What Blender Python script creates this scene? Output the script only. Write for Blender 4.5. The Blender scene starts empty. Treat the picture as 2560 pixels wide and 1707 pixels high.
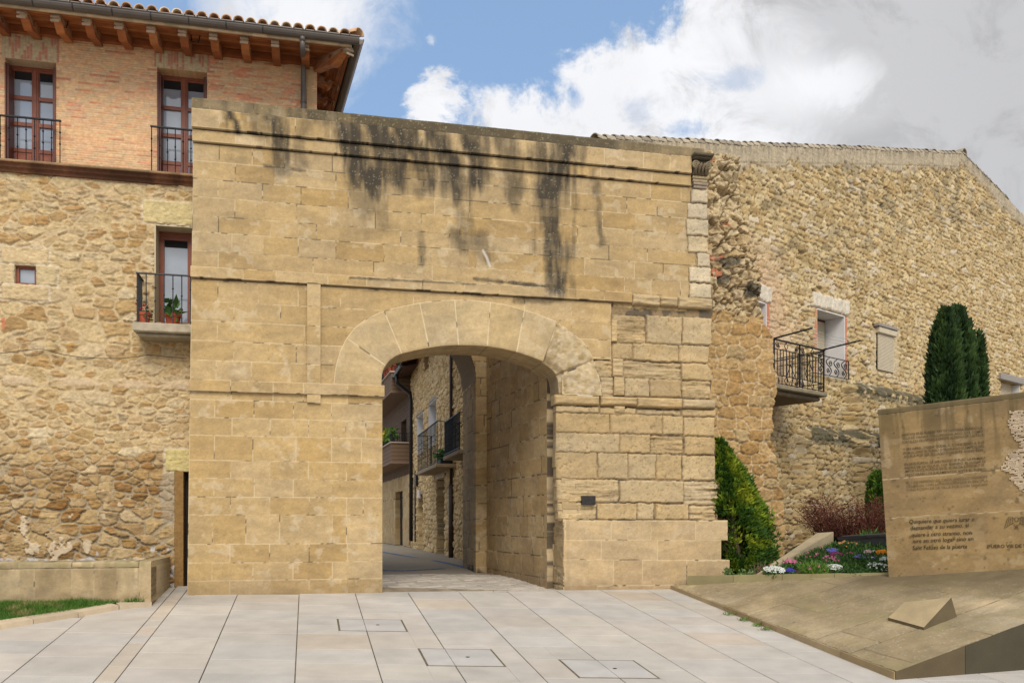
import bpy, math, random
import numpy as np
from mathutils import Vector
random.seed(7); RNG = np.random.default_rng(7)
SC = bpy.context.scene; COL = SC.collection
A3 = lambda *a: np.array(a, float)
# ---------------------------------------------------------------- camera model (survey of the place, metres)
CAM = A3(0, 0, 1.33)
F, CX, HY = 2000.0, 1176.0, 1200.0
def ray(x, y): return A3((x-CX)/F, 1.0, -(y-HY)/F)
class Fr:
    """a wall plane: s runs along it, z up, d out of it"""
    def __init__(f, P, u, n=None, up=(0,0,1)):
        f.P = A3(*P); f.u = A3(*u)/np.linalg.norm(u); f.up = A3(*up)/np.linalg.norm(up)
        f.n = A3(*n)/np.linalg.norm(n) if n is not None else np.cross(f.u, f.up)
    def px(f, x, y=1200, d=0.0):
        r = ray(x, y); t = np.dot(f.P+f.n*d-CAM, f.n)/np.dot(r, f.n); q = CAM+t*r-f.P
        return np.dot(q, f.u), np.dot(q, f.up)
    def s(f, x, d=0.0): return f.px(x, 1200, d)[0]
    def z(f, x, y, d=0.0): return f.px(x, y, d)[1]
    def pt(f, s, z, d=0.0): return f.P+f.u*s+f.up*z+f.n*d
    def pts(f, S, Z, D): return f.P+np.asarray(S)[..., None]*f.u+np.asarray(Z)[..., None]*f.up+np.asarray(D)[..., None]*f.n
    def off(f, d): return Fr(f.P+f.n*d, f.u, f.n, f.up)
def zoom(x0, y0, sc):
    return lambda x, y: (.91875*(x0+x/sc), .91875*(y0+y/sc))
Z1 = zoom(0, 0, 2.6133); Z2 = zoom(0, 550, 2.85); Z3 = zoom(0, 1050, 2.85); Z4 = zoom(840, 840, 2.45)
Z6 = zoom(1350, 350, 3.136); Z7 = zoom(470, 240, 3.074); ZR = zoom(1350, 800, 2.24); ZA = zoom(820, 720, 3.2667)
ZL = zoom(460, 660, 3.7327); ZP = zoom(450, 960, 2.9038); ZW = zoom(0, 0, 3.734); ZK = zoom(800, 1420, 2.4758); ZD = zoom(0, 1380, 2.6133)
ZF = zoom(1700, 1280, 4.2); ZM = zoom(2180, 960, 3.1368); ZB = zoom(1920, 780, 6.2727); ZV = zoom(1750, 1050, 2.3864)

# ---------------------------------------------------------------- numpy noise
def _hash(i, j, seed):
    h = (i.astype(np.int64)*374761393 + j.astype(np.int64)*668265263 + seed*1442695041) & 0xffffffff
    h = ((h ^ (h >> 13))*1274126177) & 0xffffffff
    h = ((h ^ (h >> 16))*2246822519) & 0xffffffff
    h = h ^ (h >> 15)
    return (h & 0xffffff)/float(0x1000000)
def vnoise(x, y, seed=0):
    i = np.floor(x); j = np.floor(y); fx = x-i; fy = y-j
    fx = fx*fx*(3-2*fx); fy = fy*fy*(3-2*fy)
    a = _hash(i, j, seed); b = _hash(i+1, j, seed); c = _hash(i, j+1, seed); d = _hash(i+1, j+1, seed)
    return (a+(b-a)*fx)*(1-fy)+(c+(d-c)*fx)*fy
def fbm(x, y, seed=0, o=4):
    t = 0; a = .5; n = 0
    for k in range(o):
        t = t+a*vnoise(x*2**k+17.3*k, y*2**k-9.1*k, seed+k*31); n += a; a *= .55
    return t/n
def sst(a, b, x): t = np.clip((x-a)/(b-a), 0, 1); return t*t*(3-2*t)
def mixc(a, b, t): return a+(b-a)*np.asarray(t)[..., None]
def palette(cols, r):
    cols = np.array(cols, float); k = np.clip(r, 0, .99999)*(len(cols)-1); i = k.astype(int); t = (k-i)[..., None]
    return cols[i]*(1-t)+cols[np.minimum(i+1, len(cols)-1)]*t

# ---------------------------------------------------------------- object helpers
def tag(o, label=None, cat=None, group=None, kind=None):
    if label: o['label'] = label
    if cat: o['category'] = cat
    if group: o['group'] = group
    if kind: o['kind'] = kind
    return o
ROOT = {}
def thing(name, loc, label, cat, group=None, kind=None):
    o = bpy.data.objects.new(name, None); COL.objects.link(o); o.location = [float(v) for v in loc]; o.empty_display_size = .2
    return tag(o, label, cat, group, kind)
def base(o):
    while o.parent: o = o.parent
    return np.array(o.location)
def mesh_obj(name, V, quads, tris, cols, m, parent=None, loc=None, smooth=False, ngons=()):
    V = np.asarray(V, float).reshape(-1, 3)
    off = base(parent) if parent is not None else (np.array(loc, float) if loc is not None else np.zeros(3))
    quads = np.asarray(quads, int).reshape(-1, 4); tris = np.asarray(tris, int).reshape(-1, 3)
    me = bpy.data.meshes.new(name)
    me.vertices.add(len(V)); me.vertices.foreach_set('co', (V-off).ravel())
    ng = [list(g) for g in ngons]
    idx = np.concatenate([quads.ravel(), tris.ravel(), np.array([i for g in ng for i in g], int)])
    tot = np.concatenate([np.full(len(quads), 4), np.full(len(tris), 3), np.array([len(g) for g in ng], int)]).astype(int)
    st = np.concatenate([[0], np.cumsum(tot)[:-1]]).astype(int) if len(tot) else np.zeros(0, int)
    me.loops.add(len(idx)); me.loops.foreach_set('vertex_index', idx.astype(np.int32))
    me.polygons.add(len(tot)); me.polygons.foreach_set('loop_start', st.astype(np.int32)); me.polygons.foreach_set('loop_total', tot.astype(np.int32))
    me.polygons.foreach_set('use_smooth', np.full(len(tot), bool(smooth)))
    if cols is not None:
        cols = np.asarray(cols, float).reshape(-1, 3); ca = np.ones((len(V), 4)); ca[:, :3] = np.clip(cols, 0, 1)
        at = me.attributes.new('Col', 'FLOAT_COLOR', 'POINT'); at.data.foreach_set('color', ca.ravel().astype(np.float32))
    me.update(calc_edges=True); me.validate()
    me.materials.append(m)
    o = bpy.data.objects.new(name, me); COL.objects.link(o)
    if parent is not None: o.parent = parent
    elif loc is not None: o.location = [float(v) for v in loc]
    return o
class MB:
    def __init__(b): b.v = []; b.f = []; b.c = []; b.n = 0
    def add(b, V, faces, col=None):
        V = np.asarray(V, float).reshape(-1, 3); k = b.n
        b.v.append(V); b.f += [[i+k for i in f] for f in faces]
        c = (1, 1, 1) if col is None else col
        b.c.append(np.tile(np.array(c, float), (len(V), 1)) if np.ndim(c) == 1 else np.asarray(c, float)); b.n += len(V)
    def hexa(b, p, col=None):   # 8 points: bottom 4, top 4
        b.add(p, [(3, 2, 1, 0), (4, 5, 6, 7), (0, 1, 5, 4), (1, 2, 6, 5), (2, 3, 7, 6), (3, 0, 4, 7)], col)
    def box(b, fr, s0, s1, z0, z1, d0, d1, col=None, bev=0.0):
        if bev > 0:
            q = []
            for z, i in ((z0, bev), (z0+bev, 0), (z1-bev, 0), (z1, bev)):
                q += [fr.pt(s0+i, z, d1-i), fr.pt(s1-i, z, d1-i), fr.pt(s1-i, z, d0+i), fr.pt(s0+i, z, d0+i)]
            fs = [(3, 2, 1, 0), (12, 13, 14, 15)]
            for k in range(3):
                for j in range(4): fs.append((k*4+j, k*4+(j+1) % 4, k*4+4+(j+1) % 4, k*4+4+j))
            b.add(q, fs, col); return
        b.hexa([fr.pt(s0, z0, d1), fr.pt(s1, z0, d1), fr.pt(s1, z0, d0), fr.pt(s0, z0, d0),
                fr.pt(s0, z1, d1), fr.pt(s1, z1, d1), fr.pt(s1, z1, d0), fr.pt(s0, z1, d0)], col)
    def prism(b, pts, vec, col=None):
        n = len(pts); P = np.array(pts, float); Q = P+np.array(vec, float)
        b.add(np.vstack([P, Q]), [tuple(range(n))[::-1], tuple(range(n, 2*n))]+[(i, (i+1) % n, n+(i+1) % n, n+i) for i in range(n)], col)
    def tube(b, pts, r, n=6, col=None):
        P = [A3(*p) for p in pts]; m = len(P); R = r if hasattr(r, '__len__') else [r]*m; V = []
        ref = None
        for i in range(m):
            t = P[min(i+1, m-1)]-P[max(i-1, 0)]; t = t/(np.linalg.norm(t)+1e-9)
            if ref is None: ref = A3(0, 0, 1) if abs(t[2]) < .9 else A3(1, 0, 0)
            a = ref-t*np.dot(ref, t); a /= np.linalg.norm(a)+1e-9; ref = a; c = np.cross(t, a)
            for k in range(n):
                w = 2*math.pi*k/n; V.append(P[i]+R[i]*(a*math.cos(w)+c*math.sin(w)))
        fs = [(i*n+k, i*n+(k+1) % n, (i+1)*n+(k+1) % n, (i+1)*n+k) for i in range(m-1) for k in range(n)]
        fs += [tuple(range(n))[::-1], tuple(range((m-1)*n, m*n))]
        b.add(V, fs, col)
    def lathe(b, c, prof, n=16, col=None):
        V = [A3(c[0]+r*math.cos(2*math.pi*k/n), c[1]+r*math.sin(2*math.pi*k/n), c[2]+z) for r, z in prof for k in range(n)]; m = len(prof)
        b.add(V, [(i*n+k, i*n+(k+1) % n, (i+1)*n+(k+1) % n, (i+1)*n+k) for i in range(m-1) for k in range(n)]+[tuple(range(n))[::-1], tuple(range((m-1)*n, m*n))], col)
    def build(b, name, m, parent=None, loc=None, smooth=False, label=None):
        q = [f for f in b.f if len(f) == 4]; t = [f for f in b.f if len(f) == 3]; g = [f for f in b.f if len(f) > 4]
        o = mesh_obj(name, np.vstack(b.v), np.array(q, int), np.array(t, int), np.vstack(b.c), m, parent, loc, smooth, g)
        if label: o['label'] = label
        return o
def heightmesh(name, fr, ss, zz, H, C, mask, m, parent=None, loc=None, depth=.3, smooth=True, dS=None):
    """a wall face as dense relief: H out of the plane, C colour, mask per cell; open edges run back by depth"""
    S, Z = np.meshgrid(ss, zz); nz, ns = S.shape
    if dS is not None: S = S+dS
    V = fr.pts(S, Z, H).reshape(-1, 3); C = C.reshape(-1, 3)
    I = np.arange(nz*ns).reshape(nz, ns)
    q = np.stack([I[:-1, :-1], I[:-1, 1:], I[1:, 1:], I[1:, :-1]], -1)
    M = np.zeros((nz+1, ns+1), bool); M[1:-1, 1:-1] = mask; mm = M[1:-1, 1:-1]
    Q = q[mm]; ed = []
    for nb, (a, b) in ((M[:-2, 1:-1], (0, 1)), (M[2:, 1:-1], (2, 3)), (M[1:-1, :-2], (3, 0)), (M[1:-1, 2:], (1, 2))):
        k = mm & ~nb; qq = q[k]; ed.append(np.stack([qq[:, b], qq[:, a]], -1))
    ed = np.vstack(ed); used = np.zeros(len(V), bool); used[Q.ravel()] = True
    eu = np.unique(ed); nv = len(V)
    Vf = V[eu]; Vb = Vf-fr.n*(depth+0*Vf[:, :1])
    mp = np.full(nv, -1); mp[eu] = np.arange(len(eu))
    allV = np.vstack([V[used], Vf, Vb]); allC = np.vstack([C[used], C[eu], C[eu]])
    rm = np.full(nv, -1); rm[used] = np.arange(used.sum()); k0 = used.sum(); k1 = k0+len(eu)
    sk = np.stack([mp[ed[:, 0]]+k0, mp[ed[:, 1]]+k0, mp[ed[:, 1]]+k1, mp[ed[:, 0]]+k1], -1)[:, ::-1]
    Qr = rm[Q]
    o = mesh_obj(name, allV, np.vstack([Qr, sk]), [], allC, m, parent, loc, smooth)
    if smooth:
        f = np.ones(len(Qr)+len(sk), bool); f[len(Qr):] = False; o.data.polygons.foreach_set('use_smooth', f)
    return o
def axis(lo, hi, step, brk=(), e=.003):
    pts = [lo, hi]
    for b in brk:
        if lo < b < hi: pts += [b-e, b+e]
    pts = sorted(set(round(p, 5) for p in pts)); out = []
    for a, b in zip(pts[:-1], pts[1:]):
        n = max(1, int(round((b-a)/step))); out += list(np.linspace(a, b, n, endpoint=False))
    return np.array(out+[pts[-1]])
def inpoly(x, y, poly):
    r = np.zeros(np.shape(x), bool); n = len(poly)
    for i in range(n):
        x0, y0 = poly[i]; x1, y1 = poly[(i+1) % n]
        if y0 == y1: continue
        r ^= ((y0 > y) != (y1 > y)) & (x < (x1-x0)*(y-y0)/(y1-y0)+x0)
    return r
def segd(x, y, p):   # distance to a polyline
    d = np.full(np.shape(x), 1e9)
    for (ax, ay), (bx, by) in zip(p[:-1], p[1:]):
        t = np.clip(((x-ax)*(bx-ax)+(y-ay)*(by-ay))/((bx-ax)**2+(by-ay)**2+1e-12), 0, 1)
        d = np.minimum(d, np.hypot(x-ax-t*(bx-ax), y-ay-t*(by-ay)))
    return d

# ---------------------------------------------------------------- masonry patterns
def rect_blocks(ss, zz, rects, wob=.004, seed=1):
    """rects (s0,s1,z0,z1): returns block id (-1 = joint) and distance to the block edge"""
    S, Z = np.meshgrid(ss, zz); w = wob*4
    Sw = S+w*(fbm(S*9, Z*9, seed, 2)-.5); Zw = Z+w*(fbm(S*9+50, Z*9, seed+5, 2)-.5)
    ID = np.full(S.shape, -1); D = np.zeros(S.shape)
    for k, (a, b, c, d) in enumerate(rects):
        i0, i1 = np.searchsorted(ss, (a-.06, b+.06)); j0, j1 = np.searchsorted(zz, (c-.06, d+.06))
        if i1 <= i0 or j1 <= j0: continue
        s = Sw[j0:j1, i0:i1]; z = Zw[j0:j1, i0:i1]
        e = np.minimum(np.minimum(s-a, b-s), np.minimum(z-c, d-z)); g = e > D[j0:j1, i0:i1]
        ID[j0:j1, i0:i1][g] = k; D[j0:j1, i0:i1][g] = e[g]
    return S, Z, ID, D
def rnd(ID, seed): return _hash(ID, ID*0+seed, seed+77)
def courses(lines, joints, lo, hi):
    r = []
    for (z1, z0), js in zip(zip(lines[:-1], lines[1:]), joints):
        js = [lo]+[j for j in sorted(js) if lo < j < hi]+[hi]
        r += [(a, b, z0, z1) for a, b in zip(js[:-1], js[1:])]
    return r
def auto_courses(lo, hi, z0, z1, ch, bl, seed):
    r = []; g = random.Random(seed); z = z0
    while z < z1-.05:
        h = ch*g.uniform(.85, 1.15); h = z1-z if z1-z-h < ch*.4 else h
        s = lo-g.uniform(0, bl)
        while s < hi:
            w = bl*g.uniform(.6, 1.4); r.append((max(s, lo), min(s+w, hi), z, z+h)) if min(s+w, hi)-max(s, lo) > .05 else None; s += w
        z += h
    return r
ASH = [(.37, .244, .100), (.395, .270, .120), (.405, .281, .130), (.42, .298, .148), (.40, .288, .150)]
def ashlar(S, Z, ID, D, seed, jw=.006, jd=.0025, joint=(.53, .405, .235), dark_joint=0.0, pal=ASH, tilt=.003, spots=1.0, pits=.5):
    r = rnd(ID, seed); r2 = rnd(ID, seed+3)
    C = palette(pal, r)
    band = fbm(S*1.2+r*40, Z*9+(S*(r2-.5)*5)+r2*30, seed+9, 4)          # bedding of each stone
    C = C*(1+(band-.5)[..., None]*.36)
    big = fbm(S*1.3, Z*1.3, seed+20, 4); C = C*(1+(big-.5)[..., None]*.34)
    C = C*np.array([1, 1, 1])+((fbm(S*2.2, Z*2.2, seed+31, 3)-.5)*.11)[..., None]*np.array([1, .62, .12])
    sp = sst(.63, .70, fbm(S*4.2, Z*5, seed+40, 3))*(r2 > .35)*.45*spots
    C = mixc(C, np.array([.52, .41, .26]), sp)
    gr = fbm(S*34, Z*40, seed+60, 3); C = C*(1+(gr-.5)[..., None]*.34)
    pit = sst(.71, .77, fbm(S*16, Z*19, seed+61, 3))*pits*sst(.5, .7, fbm(S*.9+r*7, Z*.9, seed+62, 2)+.2*(pits-.5)); C = C*(1-.32*pit)[..., None]
    jm = 1-sst(jw*.6, jw*1.5, D); jt = fbm(S*5, Z*5, seed+70, 3)
    jc = mixc(np.zeros(S.shape+(3,))+np.array(joint), np.array([.11, .085, .055]), sst(.0, .10, jt-(.60-.4*np.asarray(dark_joint))))
    C = C*(1-jm[..., None])+jc*jm[..., None]
    H = (r2-.5)*tilt*2 - jd*jm + (fbm(S*6, Z*6, seed+80, 3)-.5)*.006*(1-jm) - pit*.004
    return H, C, jm
def rubble(S, Z, cw, ch, seed, jx=.42, jz=.3, p=3.0, warp=.25, size=.25):
    wx = S+cw*warp*2*(fbm(S/cw*.45, Z/ch*.45, seed+1, 3)-.5); wz = Z+ch*warp*3*(fbm(S/cw*.3+9, Z/ch*.45, seed+2, 3)-.5)
    wx = wx+cw*.16*(fbm(S/cw*2.2, Z/ch*2.2, seed+3, 3)-.5); wz = wz+ch*.22*(fbm(S/cw*2.2+5, Z/ch*2.2, seed+4, 3)-.5)
    gy = wz/ch; J = np.floor(gy)
    F1 = np.full(S.shape, 9.); F2 = F1.copy(); ID = np.zeros(S.shape); LX_ = ID.copy(); LZ_ = ID.copy()
    for dj in (-1, 0, 1):
        j = J+dj; o = _hash(j, j*0, seed+5); I = np.floor(wx/cw+o)
        for di in (-2, -1, 0, 1, 2):
            i = I+di
            ax = (i+.5+jx*2*(_hash(i, j, seed+6)-.5)-o); az = j+.5+jz*2*(_hash(i, j, seed+7)-.5)
            w = (_hash(i, j, seed+8)-.5)*size
            d = (np.abs(wx/cw-ax)**p+np.abs(gy-az)**p)**(1/p)-w
            n = d < F1; F2 = np.where(n, F1, np.minimum(F2, d)); ID = np.where(n, i*7919+j*104729, ID); LX_ = np.where(n, wx/cw-ax, LX_); LZ_ = np.where(n, gy-az, LZ_); F1 = np.where(n, d, F1)
    return F2-F1, ID, LX_, LZ_
def bricks(S, Z, bw, bh, seed):
    j = np.floor(Z/bh); o = _hash(j, j*0, seed); x = S/bw+o; i = np.floor(x)
    e = np.minimum(np.minimum(x-i, 1-x+i)*bw, np.minimum(Z/bh-j, 1-Z/bh+j)*bh)
    return i*7919+j*104729, e

# ---------------------------------------------------------------- materials
def nd(nt, t, **kw):
    n = nt.nodes.new(t)
    for k, v in kw.items():
        if k in n.inputs: n.inputs[k].default_value = v
        else: setattr(n, k, v)
    return n
def mat(name, color=None, rough=.85, var=.12, scale=6., bump=.25, bscale=40., bdist=.01, metal=0., spec=.35, attr=True, trans=0, stretch=None, coat=0, v2=0, s2=.5, v3=0):
    m = bpy.data.materials.new(name); m.use_nodes = True; nt = m.node_tree; nt.nodes.clear(); L = nt.links.new
    out = nd(nt, 'ShaderNodeOutputMaterial'); b = nd(nt, 'ShaderNodeBsdfPrincipled')
    b.inputs['Roughness'].default_value = rough; b.inputs['Metallic'].default_value = metal; b.inputs['Specular IOR Level'].default_value = spec
    tc = nd(nt, 'ShaderNodeTexCoord'); vec = tc.outputs['Object']
    if stretch:
        mp = nd(nt, 'ShaderNodeMapping'); mp.inputs['Scale'].default_value = stretch; L(vec, mp.inputs['Vector']); vec = mp.outputs['Vector']
    n1 = nd(nt, 'ShaderNodeTexNoise'); n1.inputs['Scale'].default_value = scale; n1.inputs['Detail'].default_value = 6; L(vec, n1.inputs['Vector'])
    mr = nd(nt, 'ShaderNodeMapRange'); mr.inputs['From Min'].default_value = .25; mr.inputs['From Max'].default_value = .75
    mr.inputs['To Min'].default_value = 1-var; mr.inputs['To Max'].default_value = 1+var; L(n1.outputs['Fac'], mr.inputs['Value'])
    mx = nd(nt, 'ShaderNodeVectorMath', operation='MULTIPLY')
    if color is None: at = nd(nt, 'ShaderNodeAttribute', attribute_name='Col'); L(at.outputs['Color'], mx.inputs[0])
    else: mx.inputs[0].default_value = color[:3]
    fac = mr.outputs['Result']
    for vv, sc_ in ((v2, s2), (v3, 160.)):
        if vv:
            n3 = nd(nt, 'ShaderNodeTexNoise'); n3.inputs['Scale'].default_value = sc_; n3.inputs['Detail'].default_value = 5; L(vec, n3.inputs['Vector'])
            m3 = nd(nt, 'ShaderNodeMapRange'); m3.inputs['From Min'].default_value = .3; m3.inputs['From Max'].default_value = .7; m3.inputs['To Min'].default_value = 1-vv; m3.inputs['To Max'].default_value = 1+vv; L(n3.outputs['Fac'], m3.inputs['Value'])
            mm = nd(nt, 'ShaderNodeMath', operation='MULTIPLY'); L(fac, mm.inputs[0]); L(m3.outputs['Result'], mm.inputs[1]); fac = mm.outputs[0]
    L(fac, mx.inputs[1]); L(mx.outputs['Vector'], b.inputs['Base Color'])
    if bump:
        n2 = nd(nt, 'ShaderNodeTexNoise'); n2.inputs['Scale'].default_value = bscale; n2.inputs['Detail'].default_value = 5; L(vec, n2.inputs['Vector'])
        bp = nd(nt, 'ShaderNodeBump'); bp.inputs['Strength'].default_value = bump; bp.inputs['Distance'].default_value = bdist
        L(n2.outputs['Fac'], bp.inputs['Height']); L(bp.outputs['Normal'], b.inputs['Normal'])
    if coat: b.inputs['Coat Weight'].default_value = coat; b.inputs['Coat Roughness'].default_value = .05
    if trans:
        tr = nd(nt, 'ShaderNodeBsdfTranslucent'); L(mx.outputs['Vector'], tr.inputs['Color'])
        ms = nd(nt, 'ShaderNodeMixShader'); ms.inputs[0].default_value = trans; L(b.outputs[0], ms.inputs[1]); L(tr.outputs[0], ms.inputs[2]); L(ms.outputs[0], out.inputs['Surface'])
    else: L(b.outputs[0], out.inputs['Surface'])
    return m
M = dict(
    stone=mat('sandstone', None, .92, .10, 7, .5, 40, .008, v3=.10),
    rough=mat('rubble_stone', None, .95, .20, 16, .7, 32, .016),
    brick=mat('brick', None, .92, .12, 22, .3, 70, .005),
    pave=mat('paving_stone', None, .8, .11, 2.6, .25, 70, .005, v2=.10, s2=.45, v3=.10),
    cobble=mat('cobble_stone', None, .88, .14, 5, .3, 60, .006),
    soil=mat('joint_soil', (.13, .10, .06), .95, .35, 9, .6, 60, .01),
    sand=mat('joint_sand', (.25, .195, .125), .95, .45, 3.5, .6, 60, .01),
    street=mat('street_surface', (.30, .245, .17), .9, .25, 60, .4, 90, .006),
    bluestrip=mat('blue_paint', (.10, .14, .22), .8, .3, 12, .2, 60, .004),
    wood=mat('varnished_pine', None, .55, .30, 5, .15, 30, .004, stretch=(1, 1, 4)),
    frame=mat('mahogany_frame', (.20, .055, .024), .45, .2, 9, .1, 40, .003),
    shutter=mat('dark_shutter', (.11, .034, .02), .5, .2, 9, .1, 40, .003),
    panel=mat('panel_wood', (.24, .065, .028), .45, .2, 9, .1, 40, .003),
    iron=mat('wrought_iron', (.012, .012, .013), .5, .2, 20, .1, 80, .002, metal=.3),
    greyiron=mat('grey_iron', (.045, .045, .047), .5, .2, 20, .1, 80, .002, metal=.4),
    gutter=mat('grey_gutter', (.115, .098, .085), .45, .15, 3, .05, 40, .002, metal=.3),
    darkpipe=mat('dark_pipe', (.018, .016, .017), .4, .2, 5, .05, 30, .002, metal=.2),
    brownpipe=mat('brown_pipe', (.055, .035, .025), .5, .3, 5, .1, 30, .002),
    tile=mat('roof_tile', None, .9, .25, 14, .3, 60, .006),
    plaster=mat('white_plaster', (.66, .64, .62), .9, .07, 3, .2, 50, .004),
    cream=mat('cream_plaster', (.50, .41, .26), .9, .12, 5, .3, 60, .006),
    cement=mat('cement', None, .95, .25, 7, .5, 30, .015),
    glass=mat('window_glass', (.27, .30, .34), .04, .22, 1.6, .06, 2.5, .02, metal=0, spec=1.0, coat=1.0),  # pale base colour stands in for the reflected sky
    curtain=mat('net_curtain', (.62, .64, .68), .9, .06, 8, .1, 20, .01),
    dark=mat('dark_interior', (.012, .010, .009), .9, .2, 4, 0),
    door=mat('dark_door', (.02, .013, .010), .6, .3, 8, .2, 40, .004),
    pot=mat('terracotta', (.33, .072, .03), .8, .15, 14, .15, 60, .003),
    leaf=mat('foliage', None, .7, .15, 8, 0, trans=.22),
    petal=mat('petals', None, .7, .06, 8, 0, trans=.25),
    bark=mat('bark', (.07, .045, .028), .95, .3, 18, .5, 60, .01),
    earth=mat('garden_soil', (.045, .03, .018), .95, .35, 14, .8, 50, .03),
    mono=mat('carved_sandstone', None, .88, .12, 4, .35, 50, .006, v2=.12, s2=1.1, v3=.12),
    cut_shade=mat('carving_shade', (.035, .024, .012), .9, .2, 40, 0),  # letters lie proud; dark colour stands in for shadow in cut strokes
    faint=mat('faint_carving_shade', (.085, .056, .024), .9, .3, 30, 0),
    worn=mat('pale_carving_shade', (.15, .098, .042), .9, .3, 30, 0),  # palest of the tones painted for shadow in the strokes
    plaque=mat('bronze_plaque', (.035, .030, .028), .5, .3, 20, .3, 60, .002, metal=.5),
    slat=mat('blind_slats', (.50, .42, .29), .7, .08, 6, .05, 40, .002),
    greywood=mat('weathered_wood', (.26, .23, .20), .9, .3, 12, .4, 40, .006, stretch=(6, 6, 1)),
    blackmetal=mat('planter_edge', (.075, .075, .08), .4, .15, 5, .05, 30, .002, metal=.3),
    wire=mat('line_wire', (.25, .32, .30), .6, 0, 5, 0),
    cable=mat('cable', (.03, .028, .026), .7, 0, 5, 0),
)
# ================================================================ the gateway
G = Fr((-5.968, 16, 0), (10.111, 2.25, 0))
gs = G.s
GT = 9.10                                            # top of the wall
gate = thing('stone_gateway', G.pt(5, 0), 'tall honey sandstone gateway with a wide basket arch and black-streaked top', 'gateway')
def grect(zf, x0, x1, y0, y1, d=0.0):
    a = G.px(*zf(x0, y0), d); b = G.px(*zf(x1, y0), d); c = G.px(*zf(x0, y1), d); e = G.px(*zf(x1, y1), d)
    return ((a[0]+c[0])/2, (b[0]+e[0])/2, (c[1]+e[1])/2, (a[1]+b[1])/2)
def batter(S, Z): return .115*np.clip((Z)/GT, 0, 1)*np.clip(1-S/2.4, 0, 1)     # the left end leans in a little
def xs7(*a): return [gs(Z7(x, 0)[0]) for x in a]
def xs6(*a): return [gs(Z6(x, 0)[0]) for x in a]
def xsl(*a): return [gs(ZL(x, 0)[0]) for x in a]
def xsp(*a): return [gs(ZP(x, 0)[0]) for x in a]
EXT = [(45,795),(52,720),(60,650),(95,520),(150,410),(220,320),(330,240),(460,185),(600,150),(745,122),(890,105),(1035,97),(1180,100),(1325,115),(1470,140),(1605,180),(1740,225),(1870,275),(2000,370),(2090,450),(2140,530),(2170,600),(2205,700),(2232,800),(2240,880)]
INT = [(436,800),(437,750),(441,700),(450,665),(470,630),(500,590),(550,555),(600,535),(710,508),(825,487),(940,470),(1065,465),(1180,467),(1300,475),(1420,493),(1540,520),(1660,560),(1760,600),(1830,650),(1862,680),(1880,710),(1890,760),(1895,810),(1895,870)]
ext = [G.px(*ZA(*p)) for p in EXT]; itr = [G.px(*ZA(*p)) for p in INT]
KE = [0, 4, 7, 9, 11, 13, 15, 17, 21, 24]; KI = [0, 4, 7, 9, 11, 13, 15, 17, 20, 23]
sJL = gs(878.5); sJR = gs(1284)                       # jambs of the opening
zSP = 3.96
# --- soot and lichen running down from the coping: streaks (px polyline, half width m, strength)
STK = [([(1290,335),(1276,400),(1264,450)],.33,1.3),([(1264,430),(1268,520),(1282,590)],.26,1.3),([(1278,570),(1284,665)],.20,1.2),([(1240,350),(1245,420)],.2,.7),
 ([(785,262),(820,350),(850,430)],.26,.95),([(860,270),(905,400)],.26,.85),([(930,285),(985,420)],.22,.9),([(1000,300),(1040,390),(1048,440)],.24,.85),([(1085,300),(1100,420)],.22,.75),
 ([(1150,310),(1170,400),(1176,440)],.2,.6),([(950,380),(970,440)],.15,.5),([(1065,490),(1080,560)],.14,.35),([(1180,430),(1182,470)],.12,.5),([(820,430),(850,480)],.18,.4),([(880,430),(890,520)],.13,.35),
 ([(965,540),(970,600)],.08,.5),([(1050,540),(1060,570)],.14,.55),([(1105,540),(1110,590)],.13,.5),([(520,255),(528,300)],.10,.8),([(620,255),(640,330)],.16,.75),([(560,250),(590,300)],.2,.5),([(640,310),(645,380)],.16,.6),([(690,280),(700,370)],.14,.4),
 ([(1370,395),(1372,450),(1378,560)],.08,.5),([(1180,690),(1290,690)],.06,.5),([(1090,640),(1290,663)],.035,.7),([(800,640),(1090,655)],.02,.6),([(600,380),(700,392)],.03,.5),([(1590,350),(1600,390)],.1,.7),([(700,250),(760,275)],.18,.5)]
STK = [([G.px(*p) for p in pl], w, k) for pl, w, k in STK]
WHT = [[(1110,575),(1125,612)]]
WHT = [[G.px(*p) for p in pl] for pl in WHT]
def soot(S, Z, C, top=0.0):
    t = np.zeros(S.shape)
    nz = fbm(S*7, Z*.9, 401, 4); nb = fbm(S*2.5, Z*2.5, 402, 4)
    for pl, w, k in STK:
        d = segd(S+.3*(nb-.5), Z, pl); t = np.maximum(t, min(1, k*1.25)*sst(1.75, .35, d/w+(nz-.5)*2.0))
    if top: t = np.maximum(t, top)
    t = np.clip(t*(.96-.22*sst(.55, .75, fbm(S*1.6, np.floor(Z/.34)*3.1, 405, 2))+.6*(fbm(S*12, Z*3, 403, 3)-.5)), 0, 1)
    C = mixc(C, np.array([.034, .028, .020]), t*.95)
    li = sst(.77, .81, fbm(S*46, Z*46, 404, 2))*t*.5                       # pale lichen specks on the soot
    C = mixc(C, np.array([.36, .33, .22]), li)
    for pl in WHT: C = mixc(C, np.array([.62, .58, .52]), .6*sst(.034, .006, segd(S+.07*(nb-.5), Z, pl)+.05*(nz-.5)))
    return C
def damp(S, Z, C, z0=0.0, h=.5):
    k = sst(h, 0, Z-z0+(fbm(S*3, Z*3, 411, 3)-.5)*.5)*.42
    return mixc(C, np.array([.17, .115, .06]), k)
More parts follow.
